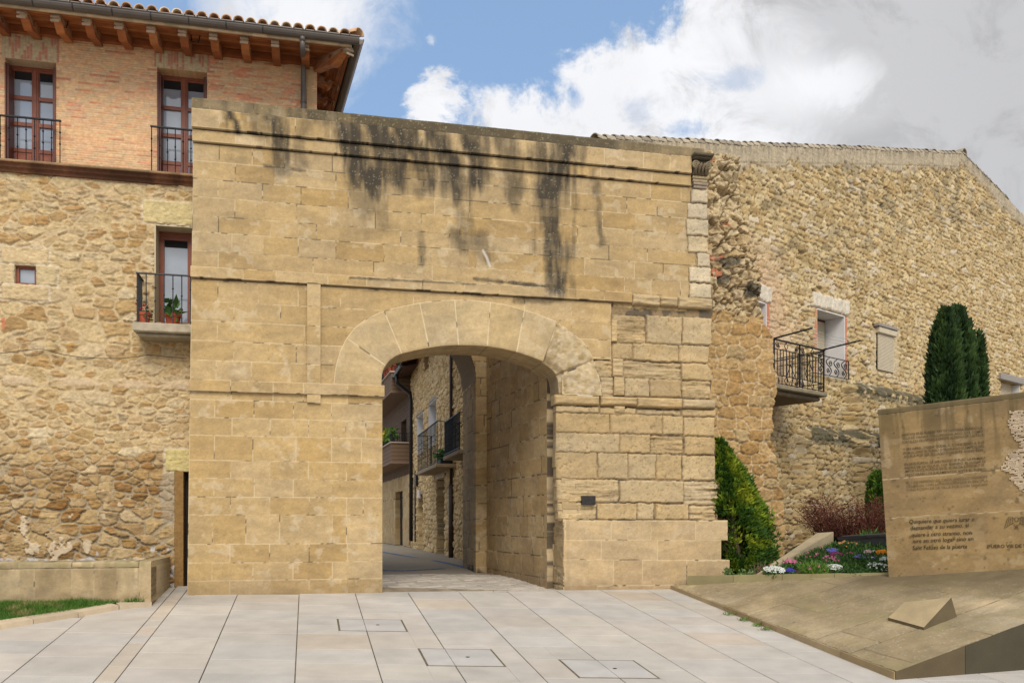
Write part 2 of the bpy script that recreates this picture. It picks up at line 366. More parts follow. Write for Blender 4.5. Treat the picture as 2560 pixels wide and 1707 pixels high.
# --- main ashlar
zc = [8.34, 7.994, 7.666, 7.33, 6.978, 6.69, 6.349, 6.034, 5.842]
jn = [xs7(207,470,730,1110,1480,1860)+xs6(200,440,865,1105), xs7(335,650,1135,1335,1810,2085)+xs6(240,680,920), xs7(200,553,860,1232,1525,1895,2165)+xs6(490,750,1010),
      xs7(335,830,1095,1440,1790,2090)+xs6(295,720,980), xs7(205,620,985,1350,1635,2010)+xs6(155,540,840,1220), xs7(310,565,840,1135,1505,1795,2150)+xs6(350,740,965),
      xs7(205,480,960,1425,1875)+xs6(180,660,870,1100), []]
sE = gs(1590)
R = courses(zc, jn, 0, gs(1612))
ZE = lambda y, x=40: G.px(*ZL(x, y))[1]
zl = [5.842, 5.79, ZE(340), ZE(522), ZE(705), ZE(890), 3.963]
sP0, sP1 = xsl(1150, 1274)
xa = lambda *a: [gs(ZA(x, 0)[0]) for x in a]
R += courses(zl, [[], xsl(287,672,1062,1455)+xa(695,1605,1985), xsl(442,892)+xa(1985), xsl(284,706,1120)+xa(1990), xsl(438,782,1042), xsl(275,617,988)], 0, gs(1404))
zp = lambda y: G.px(*ZP(40, y))[1]
zl2 = [3.76, zp(105), zp(235), zp(367), zp(550), zp(682), zp(815), zp(948), zp(1160), zp(1296), zp(1428), -.35]
R += courses(zl2, [xsp(357,668,890,1218), xsp(240,527,822,1097), xsp(365,648,930,1205,1350), xsp(237,523,840,1100,1315), xsp(362,650,932,1207), xsp(235,535,820,1102), xsp(362,650,935,1210,1330),
      xsp(235,475,720,1103,1210), xsp(360,650,937,1215), xsp(230,527,820,1106), xsp(360,652,937,1218)], 0, gs(890))
R += [(0, gs(890), 3.76, 3.963), (0, gs(1612), 8.34, 8.6)]
sO1 = gs(1404); sO2 = gs(ZR(300, 0)[0]); zO2 = G.px(*ZR(330, 218))[1]
ss = axis(0, gs(1612), .0165, [sJL, sO1]); zz = axis(-.35, 8.62, .0165, [5.842, 3.963, 3.757, 8.312, 8.342, 8.535, 8.575, 5.815])
S, Z, ID, D = rect_blocks(ss, zz, R, seed=3)
H, C, jm = ashlar(S, Z, ID, D, 11, jw=.0055, dark_joint=.0+.26*sst(5.8, 6.8, Z))
up = sst(5.6, 6.2, Z); C = C*(1-.06*up[..., None]); C = soot(S, Z, C); C = damp(S, Z, C, 0, .45)
H = H-.10*(((Z > 8.312) & (Z < 8.342)) | ((Z > 8.535) & (Z < 8.575)) | ((Z > 5.815) & (Z < 5.845)))
ringin = inpoly(S, Z, [((a[0]*.92+b[0]*.08), (a[1]*.92+b[1]*.08)) for a, b in zip(ext, [itr[min(i, 23)] for i in range(25)])]+[(sJR, 3.5), (sJL, 3.5)])
mk = ~(ringin & (Z > 3.9)) & ~((S > sJL) & (Z < 3.9)) & ~((S > sO1) & (Z < 5.80)) & ~((S > sO2) & (Z < zO2))
cell = mk[:-1, :-1] & mk[1:, :-1] & mk[:-1, 1:] & mk[1:, 1:]
heightmesh('ashlar_wall', G, ss, zz, H, C, cell, M['stone'], gate, depth=1.0, dS=batter(S, Z))
# --- proud bands of the new work
def band(name, s0, s1, z0, z1, d, joints, seed, top=0.0, dep=.35, label=None, lines=None, m='stone', dsf=True, step=.0165, tilt=.002):
    ss = axis(s0, s1, step); zz = axis(z0, z1, step)
    ls = lines or [z1, z0]; rr = courses(ls, joints if lines else [joints], s0-.2, s1+.2)
    S, Z, ID, D = rect_blocks(ss, zz, rr, seed=seed)
    H, C, jm = ashlar(S, Z, ID, D, seed, tilt=tilt); C = soot(S, Z, C, top)
    H = H+d
    o = heightmesh(name, G, ss, zz, H, C, np.ones((len(zz)-1, len(ss)-1), bool), M[m], gate, depth=dep, dS=batter(S, Z) if dsf else None, smooth=False)
    if label: o['label'] = label
    return o
sC = gs(1612); sC2 = gs(1583)
def coping():
    ss = axis(-.02, sC, .0165); zz = axis(8.905, GT, .0165); S, Z, ID, D = rect_blocks(ss, zz, courses([GT, 8.905], [xs7(480, 1145, 1760)+xs6(555)], -.3, sC+.3), seed=21)
    H, C, jm = ashlar(S, Z, ID, D, 22, tilt=.003)
    x = S/sC; k = .68+.3*sst(.25, .32, x)-.42*sst(.72, .95, x)+(fbm(S*5, Z*.7, 25, 4)-.5)*.9+.15*sst(.1, .2, Z-8.905)
    C = mixc(C, np.array([.062, .05, .030]), np.clip(k, .05, .92)); C = mixc(C, np.array([.30, .27, .13]), .55*sst(.74, .79, fbm(S*42, Z*42, 26, 2))*sst(.2, .6, k))
    H = H+.125+(fbm(S*9, Z*9, 27, 3)-.5)*.02-.02*sst(GT-.03, GT, Z+.03*(fbm(S*8, Z*0, 28, 3)-.5))
    heightmesh('coping', G, ss, zz, H, C, np.ones((len(zz)-1, len(ss)-1), bool), M['stone'], gate, depth=.6, dS=batter(S, Z))
coping()
band('cornice_fascia', -.02, sC2, 8.57, 8.902, .125, xs7(207,520,820,1090,1455,1795,2135)+xs6(130,490,795,1000), 31, dep=.5)
band('architrave_fascia', -.01, gs(1584), 8.34, 8.538, .06, xs7(335,575,1165,1355,1770)+xs6(80,470,870), 33, dep=.4)
sS1 = gs(Z6(712, 0)[0])
band('string_course', -.01, sS1, 5.842, 6.034, .07, xs7(410,665,1075,1370,1800,2120)+xs6(185,495), 35, dep=.3)
band('pilaster_strip', sP0, sP1, 3.966, 5.838, .055, [[]]*5, 37, lines=[5.838, ZE(398, 1200), ZE(580, 1200), ZE(760, 1200), ZE(942, 1200), 3.966], dep=.25, dsf=False)
iL = [(-.01, xsl(420, 822, 1110, 1530))]
band('impost_band', -.01, gs(882.5), 3.757, 3.963, .07, xsl(420, 822, 1110, 1530), 39, dep=.3)
band('pilaster_foot', sP0, sP1, G.px(*ZL(1220, 1298))[1], 3.754, .055, [], 41, dep=.25, dsf=False)
# --- arch ring in polar courses
def ring():
    nt_, nr = 420, 46
    def samp(pts, K):
        P = np.array(pts); T = np.zeros(len(P))
        for a, b, k in zip(K[:-1], K[1:], range(9)):
            seg = np.r_[0, np.cumsum(np.hypot(*np.diff(P[a:b+1], axis=0).T))]; T[a:b+1] = k+seg/seg[-1]
        t = np.linspace(0, 9, nt_); q = np.stack([np.interp(t, T, P[:, 0]), np.interp(t, T, P[:, 1])], -1)
        for _ in range(14): q[1:-1] = .5*q[1:-1]+.25*(q[:-2]+q[2:])
        return t, q
    t, qi = samp(itr, KI); _, qe = samp(ext, KE)
    r = np.linspace(0, 1, nr)[:, None]
    S = qi[:, 0]*(1-r)+qe[:, 0]*r; Z = qi[:, 1]*(1-r)+qe[:, 1]*r; T = np.tile(t, (nr, 1)); Rr = np.tile(r, (1, nt_))
    th = np.hypot(qe[:, 0]-qi[:, 0], qe[:, 1]-qi[:, 1])[None]
    k = np.clip(np.floor(T), 0, 8); ln = 1.05
    dj = np.minimum(T-k, k+1-T)*ln*(.55+.6*Rr); dj = np.where((T < .05) | (T > 8.95), .2, dj); dr = (1-Rr)*th
    D = np.minimum(dj, dr+.004); ID = k.astype(int)
    H, C, jm = ashlar(S, Z, ID, np.maximum(D, 0), 51, jw=.011, jd=.004, joint=(.60, .48, .30), tilt=.002, pal=[(.40,.29,.145), (.44,.325,.175), (.42,.31,.165)], spots=.7)
    old = (k >= 7).astype(float); C = mixc(C, C*np.array([.96, .98, 1.02])+(fbm(S*14, Z*14, 52, 4)-.5)[..., None]*.22, old)
    H = H+.02+old*(fbm(S*5, Z*5, 53, 4)-.5)*.10-old*.10*sst(.16, 0, Rr*th+.05*(fbm(S*4, Z*4, 54, 3)-.5))-old*.04*sst(.08, 0, dj)
    H -= .012*sst(.03, 0, Rr*th)
    V = G.pts(S, Z, H).reshape(-1, 3); I = np.arange(nr*nt_).reshape(nr, nt_)
    q = np.stack([I[:-1, :-1], I[1:, :-1], I[1:, 1:], I[:-1, 1:]], -1).reshape(-1, 4)
    c = C.reshape(-1, 3); n0 = len(V)
    # soffit: from the front edge back through the wall, with voussoir joints
    nd_ = 30; dd = np.linspace(0, 1.02, nd_)[:, None]; W = np.tile(qi[None, :, 0], (nd_, 1)); Y = np.tile(qi[None, :, 1], (nd_, 1))
    hs = np.tile(H[0], (nd_, 1)); nrm = fbm(np.tile(t*1.6, (nd_, 1)), dd*6+0*W, 55, 4)-.5
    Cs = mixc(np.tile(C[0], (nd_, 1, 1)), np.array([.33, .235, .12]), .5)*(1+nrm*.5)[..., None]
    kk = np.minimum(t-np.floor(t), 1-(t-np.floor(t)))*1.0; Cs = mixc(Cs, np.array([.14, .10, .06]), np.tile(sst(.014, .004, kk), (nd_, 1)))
    moul = .05*sst(.30, .33, dd+0*W)*0
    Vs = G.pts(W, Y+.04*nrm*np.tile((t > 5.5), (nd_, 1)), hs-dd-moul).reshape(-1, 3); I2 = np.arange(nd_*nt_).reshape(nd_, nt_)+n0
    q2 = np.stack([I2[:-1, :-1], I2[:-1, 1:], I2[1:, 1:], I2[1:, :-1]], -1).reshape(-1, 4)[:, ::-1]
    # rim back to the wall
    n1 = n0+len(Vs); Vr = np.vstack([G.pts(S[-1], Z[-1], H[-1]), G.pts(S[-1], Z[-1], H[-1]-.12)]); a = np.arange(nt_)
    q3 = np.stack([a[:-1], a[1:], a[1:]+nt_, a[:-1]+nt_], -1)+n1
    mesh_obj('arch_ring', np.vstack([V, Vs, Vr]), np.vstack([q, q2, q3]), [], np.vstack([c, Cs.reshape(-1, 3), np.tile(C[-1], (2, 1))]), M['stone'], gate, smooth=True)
ring()
# --- old weathered masonry right of the opening
OLD = [(.36,.25,.12), (.42,.30,.15), (.40,.30,.17), (.44,.32,.165), (.38,.262,.12)]
def old_face(name, fr, ss, zz, rects, seed, mask=None, gone=(), strat=(), depth=.2, m='stone', gap=.008, jd=.028, rnd_l=None, dark=.3, parent=None, left=None, H2=None, pal=None):
    S, Z, ID, D = rect_blocks(ss, zz, rects, wob=.010, seed=seed)
    H, C, jm = ashlar(S, Z, ID, D, seed, jw=gap, jd=0, pits=1.0, joint=(.24, .165, .085), dark_joint=dark, pal=pal or OLD, tilt=.014, spots=.4)
    H = H-jd*(1-sst(gap*.4, gap*2.6, D+.006*(fbm(S*20, Z*20, seed+1, 3)-.5)))
    lay = fbm(S*2.2+30, Z*20, seed+2, 4); chew = fbm(S*5, Z*7, seed+3, 4)
    er = np.isin(ID, np.array(list(strat)+[-9])).astype(float)
    H = H+er*((lay-.62)*.10*sst(.3, .6, chew+.1)-.01)+(fbm(S*11, Z*11, seed+4, 4)-.5)*.018
    C = C*(1+er*(lay-.5)*.5)[..., None]; C = mixc(C, np.array([.24, .165, .085]), er*sst(.44, .34, lay)*.4)
    pt = sst(.66, .73, fbm(S*24, Z*24, seed+5, 3)); H -= pt*.008; C = C*(1-.22*pt)[..., None]
    H = H-.03*sst(.035, 0, D)*.5
    if left is not None: H = H-.12*(1-np.sqrt(np.clip(1-(1-np.clip((S-left(Z))/.16, 0, 1))**2, 0, 1)))
    if H2 is not None: H = H+H2(S, Z)
    mk = np.ones(S.shape, bool) if mask is None else mask(S, Z)
    cell = mk[:-1, :-1] & mk[1:, :-1] & mk[:-1, 1:] & mk[1:, 1:]
    return heightmesh(name, fr, ss, zz, H, C, cell, M[m], parent or gate, depth=depth)
OB = [(405,592,-30,128),(595,798,-25,135),(800,975,-18,138),(405,520,126,220),(520,778,132,232),(778,950,140,238),(298,408,215,318),(465,792,232,332),(795,965,240,338),
      (340,415,318,430),(472,613,322,430),(615,795,330,432),(798,960,338,438),
      (75,330,478,518),(335,540,490,528),(540,792,498,530),(795,985,498,540),
      (75,395,518,632),(395,690,526,638),(690,805,534,642),(805,980,540,650),
      (78,448,632,742),(448,622,638,744),(622,805,646,748),(808,982,652,755),
      (82,325,738,890),(325,495,742,890),(495,655,746,892),(655,798,750,893),(800,986,756,898),
      (95,445,890,1020),(448,808,896,1022),(808,1000,902,1035),(95,320,1020,1118),(320,545,1022,1118),(545,640,1024,1118),(650,835,1028,1118),(838,990,1035,1120)]
OR = [grect(ZR, *b) for b in OB]
zPL = G.px(*ZR(400, 1117))[1]
jl = [G.px(*ZR(*p)) for p in ((75,420),(78,520),(82,640),(90,740),(95,890),(100,1000),(108,1110))]
jlf = lambda Z: np.interp(Z, [p[1] for p in jl[::-1]], [p[0] for p in jl[::-1]])
re_ = [ZR(*p) for p in ((962,30),(962,130),(945,150),(950,230),(935,240),(968,300),(962,400),(945,432),(980,455),(985,540),(978,650),(988,700),(985,750),(988,890),(1010,905),(1018,930),(1000,985),(990,1030),(1002,1110),(1000,1125))]
re_ = [G.px(*p) for p in re_]; ref = lambda Z: np.interp(Z, [p[1] for p in re_[::-1]], [p[0] for p in re_[::-1]])
ringe = [((a[0]*.94+b[0]*.06), (a[1]*.94+b[1]*.06)) for a, b in zip(ext, [itr[min(i, 23)] for i in range(25)])]
def omask(S, Z):
    k = (S > jlf(Z)+.02*(fbm(S*0+3, Z*4, 61, 3)-.5)) & (S < ref(Z)+.05*(fbm(S*0+7, Z*5, 62, 3)-.5)) & ~inpoly(S, Z, ringe+[(sJR, 3.93), (sJL, 3.93)])
    return k & ~((Z > zO2) & (S < sO1-.01)) & ~((S < sO2-.02) & (Z > 3.96))
old_face('old_masonry', G, axis(gs(1278), gs(1660), .0165), axis(zPL-.02, 5.87, .0165), OR, 63, omask, strat=(0, 6, 7, 9, 12, 23, 30, 32, 33, 37), left=jlf)
# eroded pilaster strip, impost and string stones that stand proud
def chunk(name, rects, d, seed, dep=.2, rough=.03):
    for i, r in enumerate(rects):
        a, b, c, e = r; ss = axis(a, b, .0165); zz = axis(c, e, .0165); S, Z = np.meshgrid(ss, zz)
        D = np.minimum(np.minimum(S-a, b-S), np.minimum(Z-c, e-Z)); ID = np.zeros(S.shape, int)+i
        H, C, jm = ashlar(S, Z, ID, D+.02, seed+i, pal=OLD, jd=0, spots=.3)
        ly = fbm(S*3, Z*22, seed+i*7, 4); H = H+d+(ly-.55)*rough*2+(fbm(S*9, Z*9, seed+i, 3)-.5)*rough-(d*.8)*(1-np.sqrt(np.clip(1-(1-np.clip(D/.05, 0, 1))**2, 0, 1)))
        heightmesh(name, G, ss, zz, H, C*(1+(ly-.5)*.4)[..., None], np.ones((len(zz)-1, len(ss)-1), bool), M['stone'], gate, depth=dep+d)
chunk('eroded_pilaster', [grect(ZR, 408, 465, 216, 316), grect(ZR, 415, 472, 318, 420), grect(ZR, 400, 432, 0, 120)], .035, 71)
chunk('eroded_impost', [grect(ZR, 80, 330, 422, 476), grect(ZR, 338, 540, 430, 480), grect(ZR, 540, 792, 436, 492), grect(ZR, 795, 978, 445, 495)], .085, 75, rough=.02)
chunk('eroded_pilaster_foot', [grect(ZR, 415, 475, 480, 522)], .05, 81)
chunk('eroded_string', [grect(Z6, 720, 935, 1213, 1300), grect(Z6, 940, 1076, 1232, 1305), grect(Z6, 1080, 1345, 1240, 1325)], .075, 83, rough=.025)
old_face('old_masonry_backing', G.off(-.02), axis(gs(1400), gs(1640), .02), axis(5.70, 6.20, .02), [grect(Z6, 570, 1160, 1180, 1330)], 88, depth=.3)
# plinth of new stone
PB = [(100,145,1118,1230),(145,397,1118,1230),(397,620,1119,1230),(620,868,1121,1231),(868,1048,1123,1232),(108,340,1230,1340),(340,655,1230,1341),(655,1012,1231,1342),(112,410,1340,1480),(410,570,1341,1481),(570,818,1342,1482),(818,1058,1344,1484),(115,318,1480,1560),(318,1058,1481,1560)]
PRc = [grect(ZR, *b) for b in PB]
def pmask(S, Z):
    z1, z2 = PRc[4][2], PRc[7][2]; e = np.where(Z > z1, PRc[4][1], np.where(Z > z2, PRc[7][1], PRc[11][1]))
    l = np.interp(Z, [-.3, PRc[0][3]], [gs(1300), gs(1297)]); return (S < e) & (S > l-.03)
ssp = axis(gs(1292), gs(1676), .0165, [PRc[4][1], PRc[7][1]]); zzp = axis(-.35, PRc[2][3], .0165, [PRc[4][2], PRc[7][2]])
S, Z, ID, D = rect_blocks(ssp, zzp, PRc, seed=91); H, C, jm = ashlar(S, Z, ID, D, 92, jw=.007, pal=[(.40,.28,.145), (.44,.32,.175)], spots=.6)
C = damp(S, Z, C, -.05, .35); H = H+.03-.05*sst(.1, 0, S-gs(1299)); mk = pmask(S, Z)
heightmesh('plinth', G, ssp, zzp, H, C, mk[:-1, :-1] & mk[1:, :-1] & mk[:-1, 1:] & mk[1:, 1:], M['stone'], gate, depth=.7)
# corner pilaster of worn quoins with its carved capital
QB = [(1178,1312,385,500),(1150,1312,502,622),(1143,1318,624,754),(1155,1320,757,888),(1225,1332,888,1000),(1165,1335,1000,1122),(1165,1342,1125,1245)]
QR = [grect(Z6, *b) for b in QB]
for i, r in enumerate(QR): pass
def qmask(S, Z):
    k = np.zeros(S.shape, bool)
    for i, (a, b, c, e) in enumerate(QR):
        w = .035*(fbm(S*0+i*5, Z*5, 95, 3)-.5); k |= (S > a+w+.05*sst(.08, 0, e-Z)*(i == 0)) & (S < b+w) & (Z > c-.004) & (Z <= e+.004)
    return k
old_face('corner_pilaster', G.off(.05), axis(gs(1575), gs(1648), .015), axis(QR[-1][2], QR[0][3], .015), QR, 96, qmask, depth=.6, dark=.1, pal=[(.46,.37,.235), (.48,.39,.25), (.44,.335,.19), (.49,.40,.27)])
cap = MB()
ca, cb = gs(1585), gs(1623); zt, zb = G.z(1600, 362), G.z(1600, 407); cm = (.10, .082, .052)
cap.box(G, ca-.03, cb+.04, zt-.06, zt, -.3, .28, cm, .012); cap.box(G, ca, cb+.02, zt-.10, zt-.06, -.3, .23, cm, .01)
cap.box(G, ca+.03, cb-.01, zb, zt-.1, -.3, .12, (.13, .10, .06), .02)
for s_ in (ca+.05, cb-.03):
    pts = [G.pt(s_+.085*(1-k/22)*math.cos(k*.62), (zt+zb)/2-.02+.085*(1-k/22)*math.sin(k*.62), .17) for k in range(20)]; cap.tube(pts, [.022]*20, 6, (.22, .17, .10))
for k in range(4):
    s_ = ca+.06+k*.075; cap.tube([G.pt(s_, zb+.02, .13), G.pt(s_, zb+.14, .17), G.pt(s_+.02, zb+.2, .24)], [.03, .035, .02], 6, (.17, .13, .08))
cap.build('capital', M['rough'], gate, smooth=True)
nk = MB(); z2 = G.z(1600, 436)
for k in range(4): nk.box(G, ca+.02+.008*k, cb-.02-.004*k, zb-(k+1)*(zb-z2)/4, zb-k*(zb-z2)/4-.006, -.4, .10-.012*(k % 2), (.33-.03*k, .25-.02*k, .14), .012)
nk.build('capital_necking', M['rough'], gate)
# the worn jamb inside the opening
J = Fr(G.pt(gs(1289), 0, .0), -G.n, -G.u)
jr = []; g = random.Random(4)
z = -.3
while z < 4.1:
    h = g.uniform(.32, .5); c = g.uniform(.4, .8); jr += [(-.1, c, z, z+h), (c, 1.2, z, z+h)] if g.random() < .8 else [(-.1, 1.2, z, z+h)]; z += h
old_face('worn_jamb', J, axis(.03, 1.16, .018), axis(-.3, 4.9, .018), jr, 98, None, strat=(2, 6, 9, 13, 15), depth=.3, dark=.6, H2=lambda S, Z: .04*(fbm(S*2, Z*2, 99, 3)-.5)-.04, jd=.022)
pq = MB(); a = G.px(1337, 1138, .06); b = G.px(1368, 1159, .06); pq.box(G, a[0], b[0], b[1], a[1], -.03, .06, None, .006)
o = pq.build('wall_plaque', M['plaque'], None, G.pt(a[0], b[1], .05)); tag(o, 'small dark bronze plaque fixed to the worn right pier of the gateway', 'plaque')
bk = MB(); bk.box(G, .05, sE-.05, 6.0, GT-.06, -1.0, -.9, (.3, .22, .12)); bk.build('back_wall', M['stone'], gate)

# ================================================================ behind the arch: passage wall and inner archway
pn = A3(.70, 18.36, 0); pf = A3(-.658, 22.3, 0)
PW = Fr(pn, pf-pn, (-.944, -.329, 0))
def simple_ashlar(name, fr, s0, s1, z0, z1, ch, bl, seed, parent, d=0, depth=.3, step=.022, pal=ASH, mask=None, dark=.4, m='stone', fx=None):
    ss = axis(s0, s1, step); zz = axis(z0, z1, step); S, Z, ID, D = rect_blocks(ss, zz, auto_courses(s0, s1, z0, z1, ch, bl, seed), seed=seed)
    H, C, jm = ashlar(S, Z, ID, D, seed, jw=.008, jd=.007, dark_joint=dark, pal=pal, tilt=.006)
    if fx: H, C = fx(S, Z, H, C)
    mk = np.ones(S.shape, bool) if mask is None else mask(S, Z)
    return heightmesh(name, fr, ss, zz, H+d, C, mk[:-1, :-1] & mk[1:, :-1] & mk[:-1, 1:] & mk[1:, 1:], M[m], parent, depth=depth)
PAS = [(.38,.25,.105), (.44,.30,.14), (.41,.285,.14), (.46,.33,.165)]
pw = thing('passage_wall', pn, 'splayed sandstone side wall of the passage behind the arch', 'wall')
simple_ashlar('ashlar_face', PW, -.1, 4.12, -.3, 7.0, .41, .62, 103, pw, pal=PAS, fx=lambda S, Z, H, C: (H, damp(S, Z, C, 0, .7)))
ia = thing('inner_archway', pf, 'inner sandstone pier and arch at the street end of the passage', 'archway')
IA = Fr(pf+A3(.12, .03, 0), G.u, G.n); sN = IA.s(1092)
rA = 1.75; zA = 4.95
def imask(S, Z): return (S > sN) | ((Z > zA) & (np.hypot(S-(sN-rA), Z-zA) > rA)) | (S < sN-2*rA)
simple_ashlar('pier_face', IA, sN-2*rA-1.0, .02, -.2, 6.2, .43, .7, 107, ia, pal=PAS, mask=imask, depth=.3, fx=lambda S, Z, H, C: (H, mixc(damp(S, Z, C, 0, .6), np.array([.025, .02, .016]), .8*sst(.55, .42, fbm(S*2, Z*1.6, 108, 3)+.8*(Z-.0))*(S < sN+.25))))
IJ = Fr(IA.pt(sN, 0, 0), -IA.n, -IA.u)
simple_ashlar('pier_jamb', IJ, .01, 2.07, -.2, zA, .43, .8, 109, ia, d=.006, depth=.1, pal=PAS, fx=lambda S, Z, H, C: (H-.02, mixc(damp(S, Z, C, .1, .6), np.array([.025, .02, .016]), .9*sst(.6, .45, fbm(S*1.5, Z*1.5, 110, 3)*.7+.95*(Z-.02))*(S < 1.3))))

so_ = MB(); na = 40; V = []
for i in range(na+1):
    w_ = math.pi*i/na; c_, s_ = math.cos(w_), math.sin(w_)
    for d_ in (.004, -2.07): V.append(IA.pt(sN-rA+rA*c_, zA+rA*s_, d_))
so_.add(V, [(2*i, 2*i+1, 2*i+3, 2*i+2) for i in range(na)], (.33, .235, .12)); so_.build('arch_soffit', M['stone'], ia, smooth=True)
# ================================================================ the townhouse on the left
HF = Fr((-6.341, 17.0, 0), G.u, G.n)
house = thing('townhouse', HF.pt(-1, 0), 'townhouse of pale brick over rubble stone with deep carved wooden eaves', 'house')
sCor = HF.s(728); sF = HF.s(-130); sL = sF-3.0
zLt = HF.z(215, 388.5); zLb = HF.z(215, 412); zW = HF.z(430, 122)
def open_rect(fr, xl, xr, yt_l, yt_r, yb_l, yb_r, d=0.0):
    a = fr.px(xl, yt_l, d); b = fr.px(xr, yt_r, d); c = fr.px(xl, yb_l, d); e = fr.px(xr, yb_r, d)
    return (a[0], b[0], (c[1]+e[1])/2, (a[1]+b[1])/2)
def holes(ss, zz, rects):
    sc = (ss[:-1]+ss[1:])/2; zc_ = (zz[:-1]+zz[1:])/2; k = np.ones((len(zc_), len(sc)), bool)
    for a, b, c, d in rects: k &= ~((sc[None] > a) & (sc[None] < b) & (zc_[:, None] > c) & (zc_[:, None] < d))
    return k
W1 = open_rect(HF, 11, 129, 134, 141.5, 369, 378); W2 = open_rect(HF, 361, 475, 157, 164, 398, 404)
W1 = (W1[0], W1[1], zLt, W1[3]); W2 = (W2[0], W2[1], zLt, W2[3])
BRP = [(.64,.41,.205), (.60,.355,.17), (.66,.44,.23), (.62,.37,.185), (.58,.30,.15), (.65,.42,.22)]
def brickwork(name, fr, s0, s1, z0, z1, rects, parent, seed=120, lint=(), depth=.42, step=.0145, pal=BRP):
    br = [b for r in rects for b in r[:2]]; bz = [b for r in rects for b in r[2:]]
    ss = axis(s0, s1, step, br) if s0 > sF-1 or s0 < -20 or fr is not HF else np.r_[np.arange(s0, sF, .06)[:-1], axis(sF, s1, step, br)]; zz = axis(z0, z1, step, bz); S, Z = np.meshgrid(ss, zz)
    Zw = Z+.012*(fbm(S*2, Z*3, seed, 2)-.5)
    ID, e = bricks(S, Zw, .27, .044, seed)
    for a, b, c, d in lint:      # soldier course over an opening
        k = (S > a) & (S < b) & (Z > c) & (Z < d); i2, e2 = bricks(Z*.999+3, S, .24, .052, seed+9)
        ID = np.where(k, i2+77, ID); e = np.where(k, e2, e)
    r = rnd(ID, seed+2); r2 = rnd(ID, seed+4)
    zone = fbm(S*.8, Z*1.1, seed+5, 3)
    C = palette(pal, r); red = (r2+(.5-zone)*.5) < .15; C = np.where(red[..., None], np.array([.56, .22, .115])*(pal[0][0]/.64)*(.8+.4*r)[..., None], C)
    pk = (r2+(.5-zone)*.5 > .13) & (r2 < .52); C = np.where(pk[..., None], C*.55+np.array([.64, .33, .18])*(pal[0][0]/.64)*.45, C)
    for a, b, c, d in lint:
        k = (S > a) & (S < b) & (Z > c) & (Z < d); C = np.where(k[..., None], np.where((r2 < .42)[..., None], np.array([.44, .19, .12]), np.array([.48, .37, .22])), C)
    C = C*(1+(fbm(S*18, Z*30, seed+6, 3)-.5)*.55)[..., None]
    j = 1-sst(.003, .009, e); C = mixc(C, np.array([.46, .36, .23])*min(1, pal[0][0]/.5), j*.85)
    H = -.010*j+(r-.5)*.007+(fbm(S*25, Z*40, seed+7, 2)-.5)*.006
    return heightmesh(name, fr, ss, zz, H, C, holes(ss, zz, rects), M['brick'], parent, depth=depth)
brickwork('brick_wall', HF, sL, sCor, zLt-.02, zW+.12, [W1, W2], house, lint=[(W1[0]-.06, W1[1]+.06, W1[3], zW+.12), (W2[0]-.06, W2[1]+.06, W2[3], zW+.12)])
